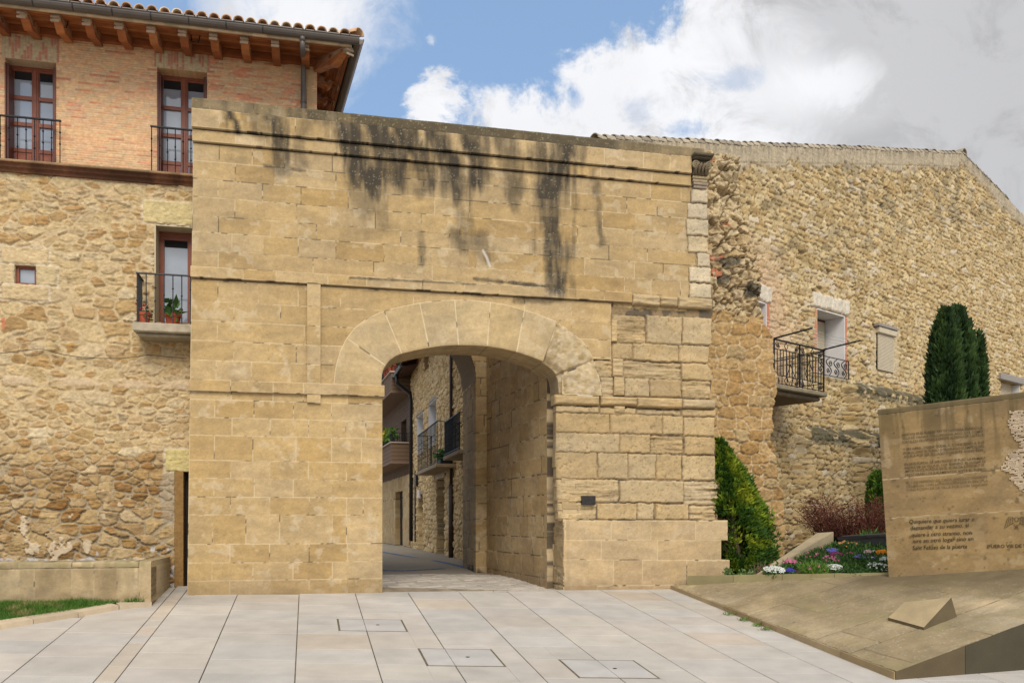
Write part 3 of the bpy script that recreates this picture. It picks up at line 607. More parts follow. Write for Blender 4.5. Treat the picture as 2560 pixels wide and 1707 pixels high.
# rubble ground storeys
SW = open_rect(HF, 34, 83, 608, 610, 652, 654.5); BD = (HF.s(354.6), HF.s(354.6)+1.25, HF.z(380, 740), HF.z(380, 516))
DR = (HF.s(401), HF.s(401)+.95, -.05, HF.z(412, 1082))
STL = [(.44,.31,.145), (.50,.375,.20), (.39,.255,.105), (.47,.36,.21), (.35,.215,.085), (.53,.42,.255)]
def stone_wall():
    ss = np.r_[np.arange(sL, sF, .06)[:-1], 0][:-1]; ss = np.r_[ss, axis(sF, HF.s(560), .0165, [SW[0], SW[1], BD[0], BD[1], DR[0], DR[1]])]; zz = axis(-.35, zLb+.03, .0165, [SW[2], SW[3], BD[2], BD[3], DR[3]])
    S, Z = np.meshgrid(ss, zz)
    d, ID, lx, lz = rubble(S, Z, .25, .148, 131, jx=.48, jz=.40, p=3.4, warp=.26, size=.5)
    d2, ID2, lx2, lz2 = rubble(S+3, Z, .38, .225, 137, jx=.45, jz=.35, p=4, warp=.22, size=.4)
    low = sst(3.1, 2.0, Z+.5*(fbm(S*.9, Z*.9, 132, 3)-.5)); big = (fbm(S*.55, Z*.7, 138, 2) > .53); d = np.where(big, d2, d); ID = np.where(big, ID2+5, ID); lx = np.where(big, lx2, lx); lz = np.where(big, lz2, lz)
    r = rnd(ID, 133); r2 = rnd(ID, 134); nz = fbm(S*13, Z*13, 135, 4)
    rg_ = fbm(S*22, Z*26, 150, 4)-.5; thr = .13+.16*(fbm(S*1.1, Z*1.1, 136, 3)-.5)*2+.12*(r2-.5)+.22*(nz-.5)+.22*rg_
    edge = sst(thr-.02, thr+.06, d)
    C = palette(STL, r)*(1+(nz-.5)*.55)[..., None]
    rust = sst(.52, .66, fbm(S*6+r*20, Z*8, 139, 4))*(r2 > .45); C = mixc(C, np.array([.36, .185, .055]), rust*.62)
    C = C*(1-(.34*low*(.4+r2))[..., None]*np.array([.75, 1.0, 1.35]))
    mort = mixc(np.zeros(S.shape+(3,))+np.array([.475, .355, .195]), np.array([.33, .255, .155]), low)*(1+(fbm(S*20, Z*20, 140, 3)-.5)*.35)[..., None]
    C = mixc(mort, C, sst(thr-.02, thr+.05, d))
    lay = fbm(S*5+r*9, Z*22+r2*7, 141, 4)
    H = edge*(.006+.020*r)*(1+.8*low)+edge*(lx*(r2-.5)*.05+lz*(rnd(ID,160)-.5)*.06)+(nz-.5)*.035*edge+(lay-.5)*.055*edge*(r2 > .3)+rg_*.020+(fbm(S*7, Z*7, 142, 3)-.5)*.022-.012*(1-edge)*sst(.45, .6, fbm(S*2.5, Z*2.5, 162, 3))-.010*low*(1-edge); C = C*(1-.35*sst(.42, .30, lay)*edge*(r2 > .3)*sst(.5, .6, fbm(S*3, Z*3, 161, 2)))[..., None]
    # smooth repointed strip under the cable, and torn old render near the foot
    st = .8*sst(.10, .05, np.abs(Z-HF.z(200, 878)+.05*(fbm(S*1.2, Z*0, 143, 2)-.5)))*sst(.42, .5, fbm(S*2, Z*4, 144, 3)); H = H*(1-st*.8)+.02*st; C = mixc(C, np.array([.50, .375, .235]), st*.9)
    pl = sst(.77, .79, fbm(S*3.4, Z*3.4, 145, 4)+.12*sst(1.9, .6, Z)-.17*sst(1.6, 2.6, Z)-.2*sst(2.6, 3, Z)); H = np.where(pl > .5, np.maximum(H, .042+.015*nz), H); C = mixc(C, np.array([.54, .42, .27]), pl*.95)
    gr = sst(.55, .63, fbm(S*5, Z*5, 146, 4)+.25*sst(.75, .45, Z)-.14); C = mixc(C, np.array([.46, .43, .40]), gr*.8*sst(1.3, .8, Z))
    # grey cement beside the door
    cem = sst(.6, .45, np.hypot((S-HF.s(392))/.42, (Z-1.9)/1.35)+.35*(fbm(S*3, Z*3, 147, 3)-.5)); H = H*(1-.55*cem); C = mixc(C, np.array([.34, .285, .20])*(.8+.4*nz[..., None]), cem*.6)
    # dressed stones round the small window and over the openings
    for q, c in (((SW[0]-.22, SW[1]+.22, SW[3]+.02, SW[3]+.33), (.50,.37,.20)), ((SW[0]-.22, SW[1]+.22, SW[2]-.30, SW[2]-.01), (.48,.355,.19)), ((SW[1]+.01, SW[1]+.36, SW[2]+.0, SW[3]), (.47,.36,.195)), ((SW[0]-.40, SW[0]-.01, SW[2], SW[3]), (.49,.37,.205)),
                 ((BD[0]-.20, BD[1]+.2, BD[3]+.02, BD[3]+.45), (.52,.41,.20)), ((HF.s(380), HF.s(380)+.9, DR[3]+.0, DR[3]+.43), (.50,.40,.17))):
        e = np.minimum(np.minimum(S-q[0], q[1]-S), np.minimum(Z-q[2], q[3]-Z))+.02*(nz-.5); k = sst(0, .015, e); H = H*(1-k)+k*(.035+(fbm(S*14, Z*30, 149, 3)-.5)*.028); C = mixc(C, np.array(c)*(.86+.3*nz[..., None]), k)
        k2 = sst(-.07, -.01, e)*(1-k); C = mixc(C, np.array([.56, .46, .31]), k2*.7)
    rb = sst(.05, .02, np.abs(S-HF.s(8)))*sst(.12, .09, np.abs(Z-HF.z(8, 742))); C = mixc(C, np.array([.45, .13, .06]), rb*.8)
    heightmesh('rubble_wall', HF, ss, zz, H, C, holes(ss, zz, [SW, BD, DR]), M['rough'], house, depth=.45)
stone_wall()
HS = Fr(HF.pt(sCor, 0, 0), (-.333, 1, 0), (1, .333, 0))
def plain_face(name, fr, s0, s1, z0, z1, m, parent, c, seed, step=.06, depth=.2, amp=.03):
    ss = axis(s0, s1, step); zz = axis(z0, z1, step); S, Z = np.meshgrid(ss, zz); n = fbm(S*2, Z*2, seed, 4)
    C = np.array(c)*(.7+.6*n)[..., None]
    return heightmesh(name, fr, ss, zz, (n-.5)*amp, C, np.ones((len(zz)-1, len(ss)-1), bool), M[m], parent, depth=depth)
plain_face('side_wall', HS, .01, 9, -.3, zW+.1, 'brick', house, (.5, .33, .17), 151)
plain_face('rear_infill', HF.off(-.03), HF.s(555), sCor-.02, -.3, zLt, 'rough', house, (.4, .28, .14), 152)
# moulded ledge between the storeys
lg = MB(); k = 24; sA, sB = sL, sCor; prof = [(0, zLb), (.05, zLb), (.07, zLb+.05), (.13, zLb+.07), (.15, zLt-.08), (.21, zLt-.06), (.21, zLt-.015), (0, zLt)]
n = 90; V = []; C = []
for i in range(n+1):
    s_ = sA+(sB-sA)*i/n; h = vnoise(np.array([s_*6.]), np.array([0.]), 155)[0]
    for j, (d, z) in enumerate(prof):
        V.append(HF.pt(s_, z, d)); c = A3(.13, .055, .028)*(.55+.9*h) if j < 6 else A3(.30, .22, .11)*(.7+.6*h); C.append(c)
m_ = len(prof); lg.add(V, [(i*m_+j, (i+1)*m_+j, (i+1)*m_+j+1, i*m_+j+1) for i in range(n) for j in range(m_-1)], C); lg.build('moulded_ledge', M['rough'], house)
def french(fr, s0, s1, z0, z1, rec, parent, rows=4, low=.42, shut=True, bot=True, fw=.042, curtain=0.0):
    f = MB(); w = s1-s0; d0, d1 = -rec-.06, -rec
    f.box(fr, s0, s0+fw, z0, z1, d0, d1+.01); f.box(fr, s1-fw, s1, z0, z1, d0, d1+.01); f.box(fr, s0+fw, s1-fw, z1-fw*1.3, z1, d0, d1+.01)
    mid = (s0+s1)/2; f.box(fr, mid-.046, mid+.046, z0, z1-fw*1.3, d0, d1+.02); f.box(fr, mid-.02, mid+.02, z0, z1-fw*1.3, d1+.02, d1+.035)
    for a, b in ((s0+fw, mid-.046), (mid+.046, s1-fw)):
        f.box(fr, a, b, z1-fw*2.2, z1-fw*1.3, d0, d1); 
        for k in range(rows):
            z = z0+low+(z1-fw*2.2-z0-low)*k/rows; f.box(fr, a, b, z-.035, z+.035, d0+.005, d1+.005)
        f.box(fr, a, a+.02, z0, z1-fw*2.2, d0, d1+.002); f.box(fr, b-.02, b, z0, z1-fw*2.2, d0, d1+.002)
        f.box(fr, a, b, z0, z0+.06, d0, d1)
    win = f.build('window', M['frame'], parent)
    for a, b in ((s0+fw, mid-.046), (mid+.046, s1-fw)): p = MB(); p.box(fr, a+.02, b-.02, z0+low, z1-fw*2, d0+.01, d0+.025); p.build('pane', M['glass'], win); p = MB(); p.box(fr, a+.025, b-.025, z1-fw*2-.19*(z1-z0)/2.4, z1-fw*2, d0+.026, d0+.034); p.build('dark_reflection_strip', M['dark'], win)  # dark strip laid over the pane top paints in a reflection
    if low > .1:
        for a, b in ((s0+fw, mid-.046), (mid+.046, s1-fw)): q = MB(); q.box(fr, a+.03, b-.03, z0+.06, z0+low-.035, d0+.01, d1-.012); q.box(fr, a+.07, b-.07, z0+.1, z0+low-.08, d1-.012, d1-.004, None, .006); q.build('lower_panel', M['panel'], win)
    if shut:
        for a, sg in ((s0, 1), (s1, -1)):
            h = MB()
            for k in range(2):
                x = a+sg*(.004+.032*k); x0, x1 = sorted((x, x+sg*.026)); h.box(fr, x0, x1, z0+.01, z1-.10, -rec+.02, .02-.03*k)
            h.build('shutter', M['shutter'], win)
    return win
french(HF, *W1, .30, house, rows=3, low=.36); french(HF, *W2, .30, house, rows=3, low=.36)
def railing(name, fr, s0, s1, z0, z1, d, n, m, parent, ret=0.0, r=.011, low=.06, twist=False):
    b = MB(); b.box(fr, s0-.02, s1+.02, z1-.012, z1+.012, d-.025, d+.025)
    if low: b.box(fr, s0, s1, z0+low-.008, z0+low+.008, d-.012, d+.012)
    for k in range(n+1):
        s = s0+(s1-s0)*k/n; b.tube([fr.pt(s, z0, d), fr.pt(s, z1, d)], r, 6)
        for q in ((.30, .58) if k % 2 else (.45, .72)): zz_ = z0+(z1-z0)*q; b.tube([fr.pt(s, zz_-.02, d), fr.pt(s, zz_, d), fr.pt(s, zz_+.02, d)], [r, r*2.1, r], 6)
    if ret:
        for s in (s0, s1):
            b.box(fr, s-.02, s+.02, z1-.01, z1+.01, -.02, d)
            for k in range(1, max(2, int(ret/.11))):
                dd = d-ret*k/max(2, int(ret/.11)); b.tube([fr.pt(s, z0, dd), fr.pt(s, z1, dd)], r, 6)
    return b.build(name, M[m], parent)
r0 = HF.px(136, 300, .24); railing('balustrade', HF, W1[0]-.16, r0[0], zLt-.01, HF.z(70, 269, .24), .19, 8, 'iron', house, r=.010, low=0)
r1 = HF.px(347, 289, .24); railing('balustrade', HF, r1[0], W2[1]+.16, zLt-.01, HF.z(380, 291, .24), .19, 8, 'iron', house, r=.010, low=0)
# --- eaves
zi, zo, dO = HF.z(420, 104), HF.z(430, 62, 1.05), 1.05
crn = HF.px(823, 62, 1.17); EC = HF.pt(crn[0], 0, 1.17); ovS = np.dot(EC-HS.P, HS.n); ow = ovS-.12
Ecorner = lambda z, ins=.12: HF.pt(crn[0]-ins*1.0, z, 1.17-ins)
WD = [(.30,.098,.030), (.36,.13,.042), (.26,.08,.024)]
def boards(name, quad, n, parent, along=True):
    a, b, c, d = [A3(*p) for p in quad]; m = MB()
    for i in range(n):
        t0, t1 = i/n, (i+1)/n-.08/n; col = A3(*WD[i % 3])*random.uniform(.8, 1.2)
        p = [a+(d-a)*t0, b+(c-b)*t0, b+(c-b)*t1, a+(d-a)*t1]; q = [x+A3(0, 0, .03) for x in p]; m.hexa(p+q, col)
    return m.build(name, M['wood'], parent)
fa, fb = HF.pt(sL, zo, dO), Ecorner(zo); fc, fd = HF.pt(sCor, zi, 0), HF.pt(sL, zi, 0)
boards('soffit', [fa, fb, fc, fd], 9, house)
LS = 8.0; ga = HS.pt(LS, zo, ow); boards('soffit', [Ecorner(zo), ga, HS.pt(LS, zi, 0), HS.pt(0, zi, 0)], 8, house)
wp = MB(); wp.box(HF, sL, sCor-.0, zW, zi+.02, .004, .10, (.27,.085,.028)); wp.build('wall_plate', M['wood'], house)
wp = MB(); wp.box(HS, .10, LS, zW, zi+.02, .004, .08, (.27,.085,.028)); wp.build('wall_plate', M['wood'], house)
fs = MB()
for i in range(40):
    s0 = sL+(crn[0]-.12-sL)*i/40; s1 = sL+(crn[0]-.12-sL)*(i+1)/40; h = random.uniform(.75, 1.15); fs.box(HF, s0, s1, zo-.035, zo+.02, dO, dO+.035, (.50*h, .36*h, .22*h))
fs.build('fascia_board', M['wood'], house)
def corbel(fr_pt, L, hgt, w, col0, parent, scroll=True):
    """fr_pt(l, z, t): l out from the wall, t across"""
    prof = [(0, 0), (0, -hgt)]; N = 22
    for i in range(N+1):
        x = i/N; z = -hgt*(1-.10*x)
        if x > .42: z = -hgt*(.94-.52*sst(.42, 1.0, np.array(x))+.22*math.sin((x-.42)/.58*math.pi*1.9))
        prof.append((L*(.02+.98*x), float(z)))
    prof.append((L, 0)); m = MB(); n = len(prof)
    V = [fr_pt(l, z+sl(l), t) for t in (-w/2, w/2) for l, z in prof]
    C = []
    for _ in range(2):
        for l, z in prof: C.append(A3(*col0)*(1.0 if l < L*.55 else 1.1) if l < L*.86 else A3(.42, .34, .25))
    m.add(V, [tuple(range(n))[::-1], tuple(range(n, 2*n))]+[(i, (i+1) % n, n+(i+1) % n, n+i) for i in range(n)], C)
    for z_ in (-hgt*.28, -hgt*.62): m.hexa([fr_pt(L, z_+sl(L)-.02, -w/2), fr_pt(L+.02, z_+sl(L)-.02, -w/2), fr_pt(L+.02, z_+sl(L)-.02, w/2), fr_pt(L, z_+sl(L)-.02, w/2), fr_pt(L, z_+sl(L)+.02, -w/2), fr_pt(L+.02, z_+sl(L)+.02, -w/2), fr_pt(L+.02, z_+sl(L)+.02, w/2), fr_pt(L, z_+sl(L)+.02, w/2)], (.36, .26, .17))
    if scroll:
        for sg in (-1, 1):
            for l0, rr in ((L*.52, .045), (L*.86, .045)):
                pts = [fr_pt(l0+rr*(1-k/16)*math.cos(k*.75), sl(l0)-hgt*.42+rr*(1-k/16)*math.sin(k*.75), sg*(w/2+.008)) for k in range(14)]; m.tube(pts, .011, 5, A3(*col0)*.8)
    return m.build('corbel', M['wood'], parent)
sl = lambda l: (zo-zi)*l/dO
cx_ = [-1140, -930, -720, -505, -290, -75, 140, 360, 565, 775, 985, 1190, 1393, 1595, 1797, 1995]
for i, x in enumerate(cx_):
    s = HF.s(x*.3516, .92); corbel(lambda l, z, t, s=s: HF.pt(s+t, zi+z, l), .93, .21, .145, WD[i % 3], house)
for k in range(7):
    s = .55+k*.72; corbel(lambda l, z, t, s=s: HS.pt(s+t, zi+z, l), ow*.9, .22, .14, WD[(k+1) % 3], house)
dg = Ecorner(0)-HF.pt(sCor, 0, 0); dgl = np.linalg.norm(dg); dgu = dg/dgl; dgn = A3(-dgu[1], dgu[0], 0)
sl_old = sl; sl = lambda l: (zo-zi)*l/dgl
corbel(lambda l, z, t: HF.pt(sCor, zi+z, 0)+dgu*l+dgn*t, dgl*.95, .24, .15, WD[1], house); sl = sl_old
# gutter, hangers, downpipe
gt = MB(); zg = zo+.10; gp = [HF.pt(sL, zg, 1.14), HF.pt(crn[0], zg, 1.14)]
def half_round(m, a, b, out, r, col=None):
    V = []
    for p in (a, b):
        for k in range(9):
            w = math.pi*k/8; V.append(p+out*(r*math.cos(w))+A3(0, 0, -r*math.sin(w)*1.05))
    m.add(V, [(k, k+1, 9+k+1, 9+k) for k in range(8)]+[tuple(range(9)), tuple(range(9, 18))[::-1]], col)
    for p0, p1 in ((V[0], V[9]),): m.tube([p0, p1], .016, 6, col)
half_round(gt, gp[0], gp[1]+G.u*.02, HF.n, .10); half_round(gt, gp[1], HS.pt(LS, zg, np.dot(gp[1]-HS.P, HS.n)), HS.n, .10)
gut = gt.build('gutter', M['gutter'], house, smooth=False)
for i in range(14):
    s = sL+.3+i*.65
    if s < crn[0]-.1: hg = MB(); hg.tube([HF.pt(s, zg+.005, 1.245), HF.pt(s, zg-.06, 1.235), HF.pt(s, zg-.11, 1.15)], .010, 5); hg.build('gutter_hanger', M['greyiron'], gut)
for x_ in (418, 1280):
    s = HF.s(x_*.3516, .6); h = MB(); h.tube([HF.pt(s-.09, zi-.10, .62), HF.pt(s-.07, zi-.24, .62), HF.pt(s+.05, zi-.24, .62), HF.pt(s+.08, zi-.10, .62)], .012, 5); h.build('iron_hook', M['iron'], house)
dp = MB(); xs_ = HF.s(697, .1); dp.tube([HF.pt(xs_+.0, zg-.09, 1.14), HF.pt(xs_, zg-.16, 1.14)], [.06, .05], 10); dp.tube([HF.pt(xs_, zg-.12, 1.14), HF.pt(xs_, zg-.30, 1.10), HF.pt(xs_, zW-.0, .28), HF.pt(xs_, zW-.2, .12), HF.pt(xs_, zW-.5, .10), HF.pt(xs_, 6.0, .10)], .05, 10)
dp.tube([HF.pt(xs_, zW-.75, .10), HF.pt(xs_, zW-.8, .10)], .062, 10); dp.build('downpipe', M['gutter'], house, smooth=True)
# roof with barrel tiles
rf = MB(); TC = [(.52,.32,.18), (.57,.38,.23), (.47,.27,.15), (.58,.44,.29), (.42,.27,.17)]
tp = .27; zt0 = zg+.03
rf.add([HF.pt(sL, zt0-.02, 1.2), HF.pt(crn[0]-.02, zt0-.02, 1.2), HF.pt(crn[0]-4.5, zt0+4.5*tp, -3.3), HF.pt(sL, zt0+4.5*tp, -3.3)], [(0, 1, 2, 3)], TC[2])
dGs = np.dot(gp[1]-HS.P, HS.n); rf.add([HF.pt(crn[0]-.02, zt0-.02, 1.2), HS.pt(LS, zt0-.02, dGs), HS.pt(LS, zt0+4.5*tp, dGs-4.5), HF.pt(crn[0]-4.5, zt0+4.5*tp, -3.3)], [(0, 1, 2, 3)], TC[2])
def barrel(m, a, b, side, r0, r1, col):
    V = []; up_ = A3(0, 0, 1)
    for p, r in ((a, r0), (b, r1)):
        for rr in (r, r-.018):
            for k in range(9):
                w = math.pi*k/8; V.append(p+side*(rr*math.cos(w))+up_*(rr*math.sin(w)*.95))
    m.add(V, [(k, k+1, 18+k+1, 18+k) for k in range(8)]+[(9+k, 27+k, 27+k+1, 9+k+1) for k in range(8)]+[(k, 9+k, 9+k+1, k+1) for k in range(8)], col)
s = HF.s(17, 1.25) % .213; k = 0
s = sL
while s < crn[0]-.05:
    for q in range(3):
        d0 = 1.27-q*.42+random.uniform(-.02, .02); barrel(rf, HF.pt(s, zt0+(1.2-d0)*tp+.015*q*0, d0), HF.pt(s, zt0+(1.2-d0+.45)*tp, d0-.45), HF.u, .095, .075, A3(*random.choice(TC))*random.uniform(.8, 1.15))
    s += .2135
s = .1
while s < LS:
    d0 = dGs+.12; barrel(rf, HS.pt(s, zt0, d0), HS.pt(s, zt0+.5*tp, d0-.5), HS.u, .095, .08, A3(*random.choice(TC))); s += .2135
hp0 = Ecorner(zt0+.04, -.03); hpd = (HF.pt(crn[0]-4.5, zt0+4.5*tp, -3.3)-hp0); hpd /= np.linalg.norm(hpd)
for q in range(5): barrel(rf, hp0+hpd*(.4*q), hp0+hpd*(.4*q+.45), A3(hpd[1], -hpd[0], 0)/np.hypot(hpd[0], hpd[1]), .12, .10, A3(*TC[q % 5]))
rf.build('roof', M['tile'], house, smooth=True)
# small window, balcony, door
fr_ = MB(); a, b, c, d = SW; dd = -.10
fr_.box(HF, a, b, c, c+.05, dd-.05, dd+.02); fr_.box(HF, a, b, d-.05, d, dd-.05, dd+.02); fr_.box(HF, a, a+.05, c+.05, d-.05, dd-.05, dd+.02); fr_.box(HF, b-.05, b, c+.05, d-.05, dd-.05, dd+.02)
w_ = fr_.build('small_window', M['frame'], house); p = MB(); p.box(HF, a+.04, b-.04, c+.04, d-.04, dd-.04, dd-.025); p.build('pane', M['glass'], w_)
pl = MB(); a, b, c, d = BD; pl.box(HF, a+.002, a+.03, c, d-.002, -.42, .025); pl.box(HF, a+.03, b, d-.03, d-.002, -.42, .01); pl.build('plaster_reveal', M['cream'], house)
french(HF, a+.032, b-.032, c, d-.032, .36, house, rows=1, low=.05, shut=False, fw=.07)
ct = MB(); n = 60; V = []
for i in range(n+1):
    s = a+.1+(b-a-.2)*i/n; V += [HF.pt(s, c+.05, -.47+.012*math.sin(i*1.3)), HF.pt(s, d-.1, -.47+.012*math.sin(i*1.3))]
ct.add(V, [(2*i, 2*i+2, 2*i+3, 2*i+1) for i in range(n)]); ct.build('curtain', M['curtain'], house)
bz = HF.z(340, 740, .62); b0 = HF.px(304, 742, .62)[0]; sb = MB()
sb.box(HF, b0, b0+2.2, bz-.17, bz, -.05, .62, (.36, .30, .21), .02); sb.box(HF, b0+.06, b0+2.1, bz-.24, bz-.165, -.05, .5, (.30, .25, .17), .03)
bal = sb.build('balcony', M['cement'], house)
railing('railing', HF, HF.px(315, 700, .56)[0], b0+2.12, bz, HF.z(370, 630, .56), .56, 13, 'greyiron', bal, ret=.55, r=.011, low=0)
jb = MB(); jb.box(HF, DR[0]+.002, DR[0]+.165, -.02, DR[3]-.003, -.40, .03, (.24, .135, .045), .012); jb.build('door_jamb', M['rough'], house)
dr = MB(); dr.box(HF, DR[0]+.17, DR[1]-.002, -.02, DR[3]-.003, -.30, -.24); dr.build('door', M['door'], house)
st_ = MB(); st_.box(HF, DR[0]-.25, DR[1], -.06, .045, -.3, .25, (.42, .36, .27), .015); st_.build('door_step', M['stone'], house)
# cable slung across the stone
cb = MB(); pts = [Z2(*p) for p in ((-60,945),(40,945),(150,930),(285,916),(350,930),(450,958),(560,975),(700,984),(860,985),(960,975),(1060,960),(1180,972),(1330,986))]
cb.tube([HF.pt(*HF.px(x, y, .09), .09) for x, y in pts], .006, 5); o = cb.build('cable', M['cable'], None, HF.pt(-2, 4.3)); tag(o, 'thin black cable sagging across the rubble stone of the townhouse', 'cable')

# plants in pots
def leaves(name, P, size, cols, m, parent=None, loc=None, up=.3, flat=.0, rng=RNG, dirs=None, asp=.5):
    n = len(P); sz = size*(.6+.8*rng.random(n)); d = rng.normal(size=(n, 3)) if dirs is None else dirs+rng.normal(size=(n, 3))*.35
    d[:, 2] += up; d /= np.linalg.norm(d, axis=1)[:, None]; e = np.cross(d, rng.normal(size=(n, 3))); e /= np.linalg.norm(e, axis=1)[:, None]+1e-9
    a = P; b = P+d*(sz*.5)[:, None]+e*(sz*asp*.5)[:, None]; c = P+d*sz[:, None]; f = P+d*(sz*.5)[:, None]-e*(sz*asp*.5)[:, None]
    V = np.stack([a, b, c, f], 1).reshape(-1, 3); q = np.arange(4*n).reshape(n, 4)
    return mesh_obj(name, V, q, [], np.repeat(cols, 4, 0), m, parent, loc)
def gcol(n, base=(.07, .14, .02), v=.35, rng=RNG): return np.array(base)*(1+v*(rng.random((n, 1))*2-1))*(1+.2*(rng.random((n, 3))*2-1))
def pot(c, r, h, label, nl=60, leaf=.12, col=(.06, .14, .025), flower=None, group=None, nf=6, wilt=False):
    t = thing('flower_pot', c, label, 'flower pot', group); b = MB()
    b.lathe(A3(*c), [(r*.68, 0), (r*.9, h*.72), (r*1.0, h*.74), (r*1.03, h), (r*.9, h), (r*.86, h*.85)], 18); b.build('pot', M['pot'], t, smooth=False)
    P = A3(*c)+np.stack([RNG.normal(0, r*.5, nl), RNG.normal(0, r*.5, nl), h+np.abs(RNG.normal(0, r*.55, nl))], -1)
    if wilt: P[:, 2] -= .12*RNG.random(nl); P[:, 0] += r*.6
    leaves('foliage', P, leaf, gcol(nl, col), M['leaf'], t, asp=.65)
    if flower:
        P = A3(*c)+np.stack([RNG.normal(0, r*.7, nf*5), RNG.normal(0, r*.7, nf*5), h+r*.5+np.abs(RNG.normal(0, r*.6, nf*5))], -1)
        leaves('blossoms', P, .05, np.tile(np.array(flower), (nf*5, 1))*(.8+.3*RNG.random((nf*5, 1))), M['petal'], t, asp=1.0)
    return t
q = HF.px(331, 741, .35); pot(HF.pt(q[0], bz+.002, .35), .125, .23, 'terracotta pot of withered geranium at the outer end of the stone balcony', 45, .10, (.20, .16, .07), (.5, .03, .05), 'pots on the stone balcony', 2, True)
q = HF.px(397, 742, .33); pot(HF.pt(q[0], bz+.002, .33), .155, .24, 'terracotta pot of broad green leaves before the balcony window', 40, .2, (.07, .16, .03), None, 'pots on the stone balcony')

# ================================================================ ground
def gz(X, Y): return -1.6295+.0927*Y-.0245*X
def gpx(x, y):
    r = ray(x, y); t = (-1.6295-CAM[2])/(r[2]-.0927*r[1]+.0245*r[0]); return CAM+r*t
E1 = gpx(918, 1421)-gpx(778, 1419); E1 /= np.linalg.norm(E1)
E2 = A3(-.2355, 1, 0); E2[2] = .0927*E2[1]-.0245*E2[0]; E2 /= np.linalg.norm(E2)
O0 = gpx(817, 1366)
Bm = np.linalg.inv(np.array([[E1[0], E2[0]], [E1[1], E2[1]]]))
def pq_(P): return Bm @ (np.asarray(P)[:2]-O0[:2])
GP = lambda p, q, h=0.0: O0+E1*p+E2*q+A3(0, 0, h)
gb = MB(); 
xs_ = np.linspace(-60, 60, 41); ys_ = np.concatenate([np.linspace(-40, 17.6, 30), np.linspace(17.9, 90, 20)]); X, Y = np.meshgrid(xs_, ys_)
Zg = np.where(Y < 17.7, gz(X, Y)-.035, np.minimum(gz(X, 17.7)-.05, .0)-.05); V = np.stack([X, Y, Zg], -1).reshape(-1, 3); I = np.arange(V.shape[0]).reshape(X.shape)
o = mesh_obj('ground', V, np.stack([I[:-1, :-1], I[:-1, 1:], I[1:, 1:], I[1:, :-1]], -1).reshape(-1, 4), [], None, M['sand'], None, (0, 0, 0)); tag(o, 'sandy soil showing in the joints between the paving', 'ground', kind='structure')
# boundaries of the slab rows along E2 (surveyed at the foot of the gateway)
def rowp(x, y=1366): return pq_(gpx(x, y))[0]
rb_ = [rowp(545), rowp(687), rowp(817), rowp(941), rowp(1061.6), rowp(1176.6), rowp(1295), rowp(1403), rowp(1512)]
while rb_[-1] < 26: rb_.append(rb_[-1]+1.03)
pd0 = (pq_(gpx(397, 1362))[0]+pq_(gpx(204, 1568))[0])/2; pd1 = (pq_(gpx(420, 1368))[0]+pq_(gpx(260, 1568))[0])/2
pl0 = (pq_(gpx(200, 1415))[0]+pq_(gpx(0, 1561))[0])/2
lf = [pl0, pd0, pd1]; k = pl0
while lf[0] > -24: lf = [lf[0]-1.35]+lf
rb_ = lf+rb_
PVC = [(.43,.385,.33), (.425,.388,.338), (.41,.372,.32), (.445,.40,.335), (.41,.38,.335), (.435,.385,.322)]
COV = []   # access covers: (p0,p1,q0,q1)
def covrect(a, b, c, d):
    P = [pq_(gpx(*p)) for p in (a, b, c, d)]; return (min((P[0][0]+P[3][0])/2, 99), (P[1][0]+P[2][0])/2, (P[2][1]+P[3][1])/2, (P[0][1]+P[1][1])/2)
for pts in (((108,310),(500,316),(545,390),(120,384)), ((605,490),(1062,502),(1150,610),(665,597)), ((1467,556),(1945,572),(2110,685),(1605,670))):
    COV.append(covrect(*[ZK(*p) for p in pts]))
def qlim(p):
    """where the row meets the foot of the buildings"""
    P0_, d_ = GP(p, 0), E2
    n_ = G.n; t = np.dot(G.P-P0_, n_)/np.dot(d_, n_)
    if (GP(p, t)-G.P) @ G.u < -.02: t = np.dot(HF.P+HF.n*.04-P0_, n_)/np.dot(d_, n_)
    return t
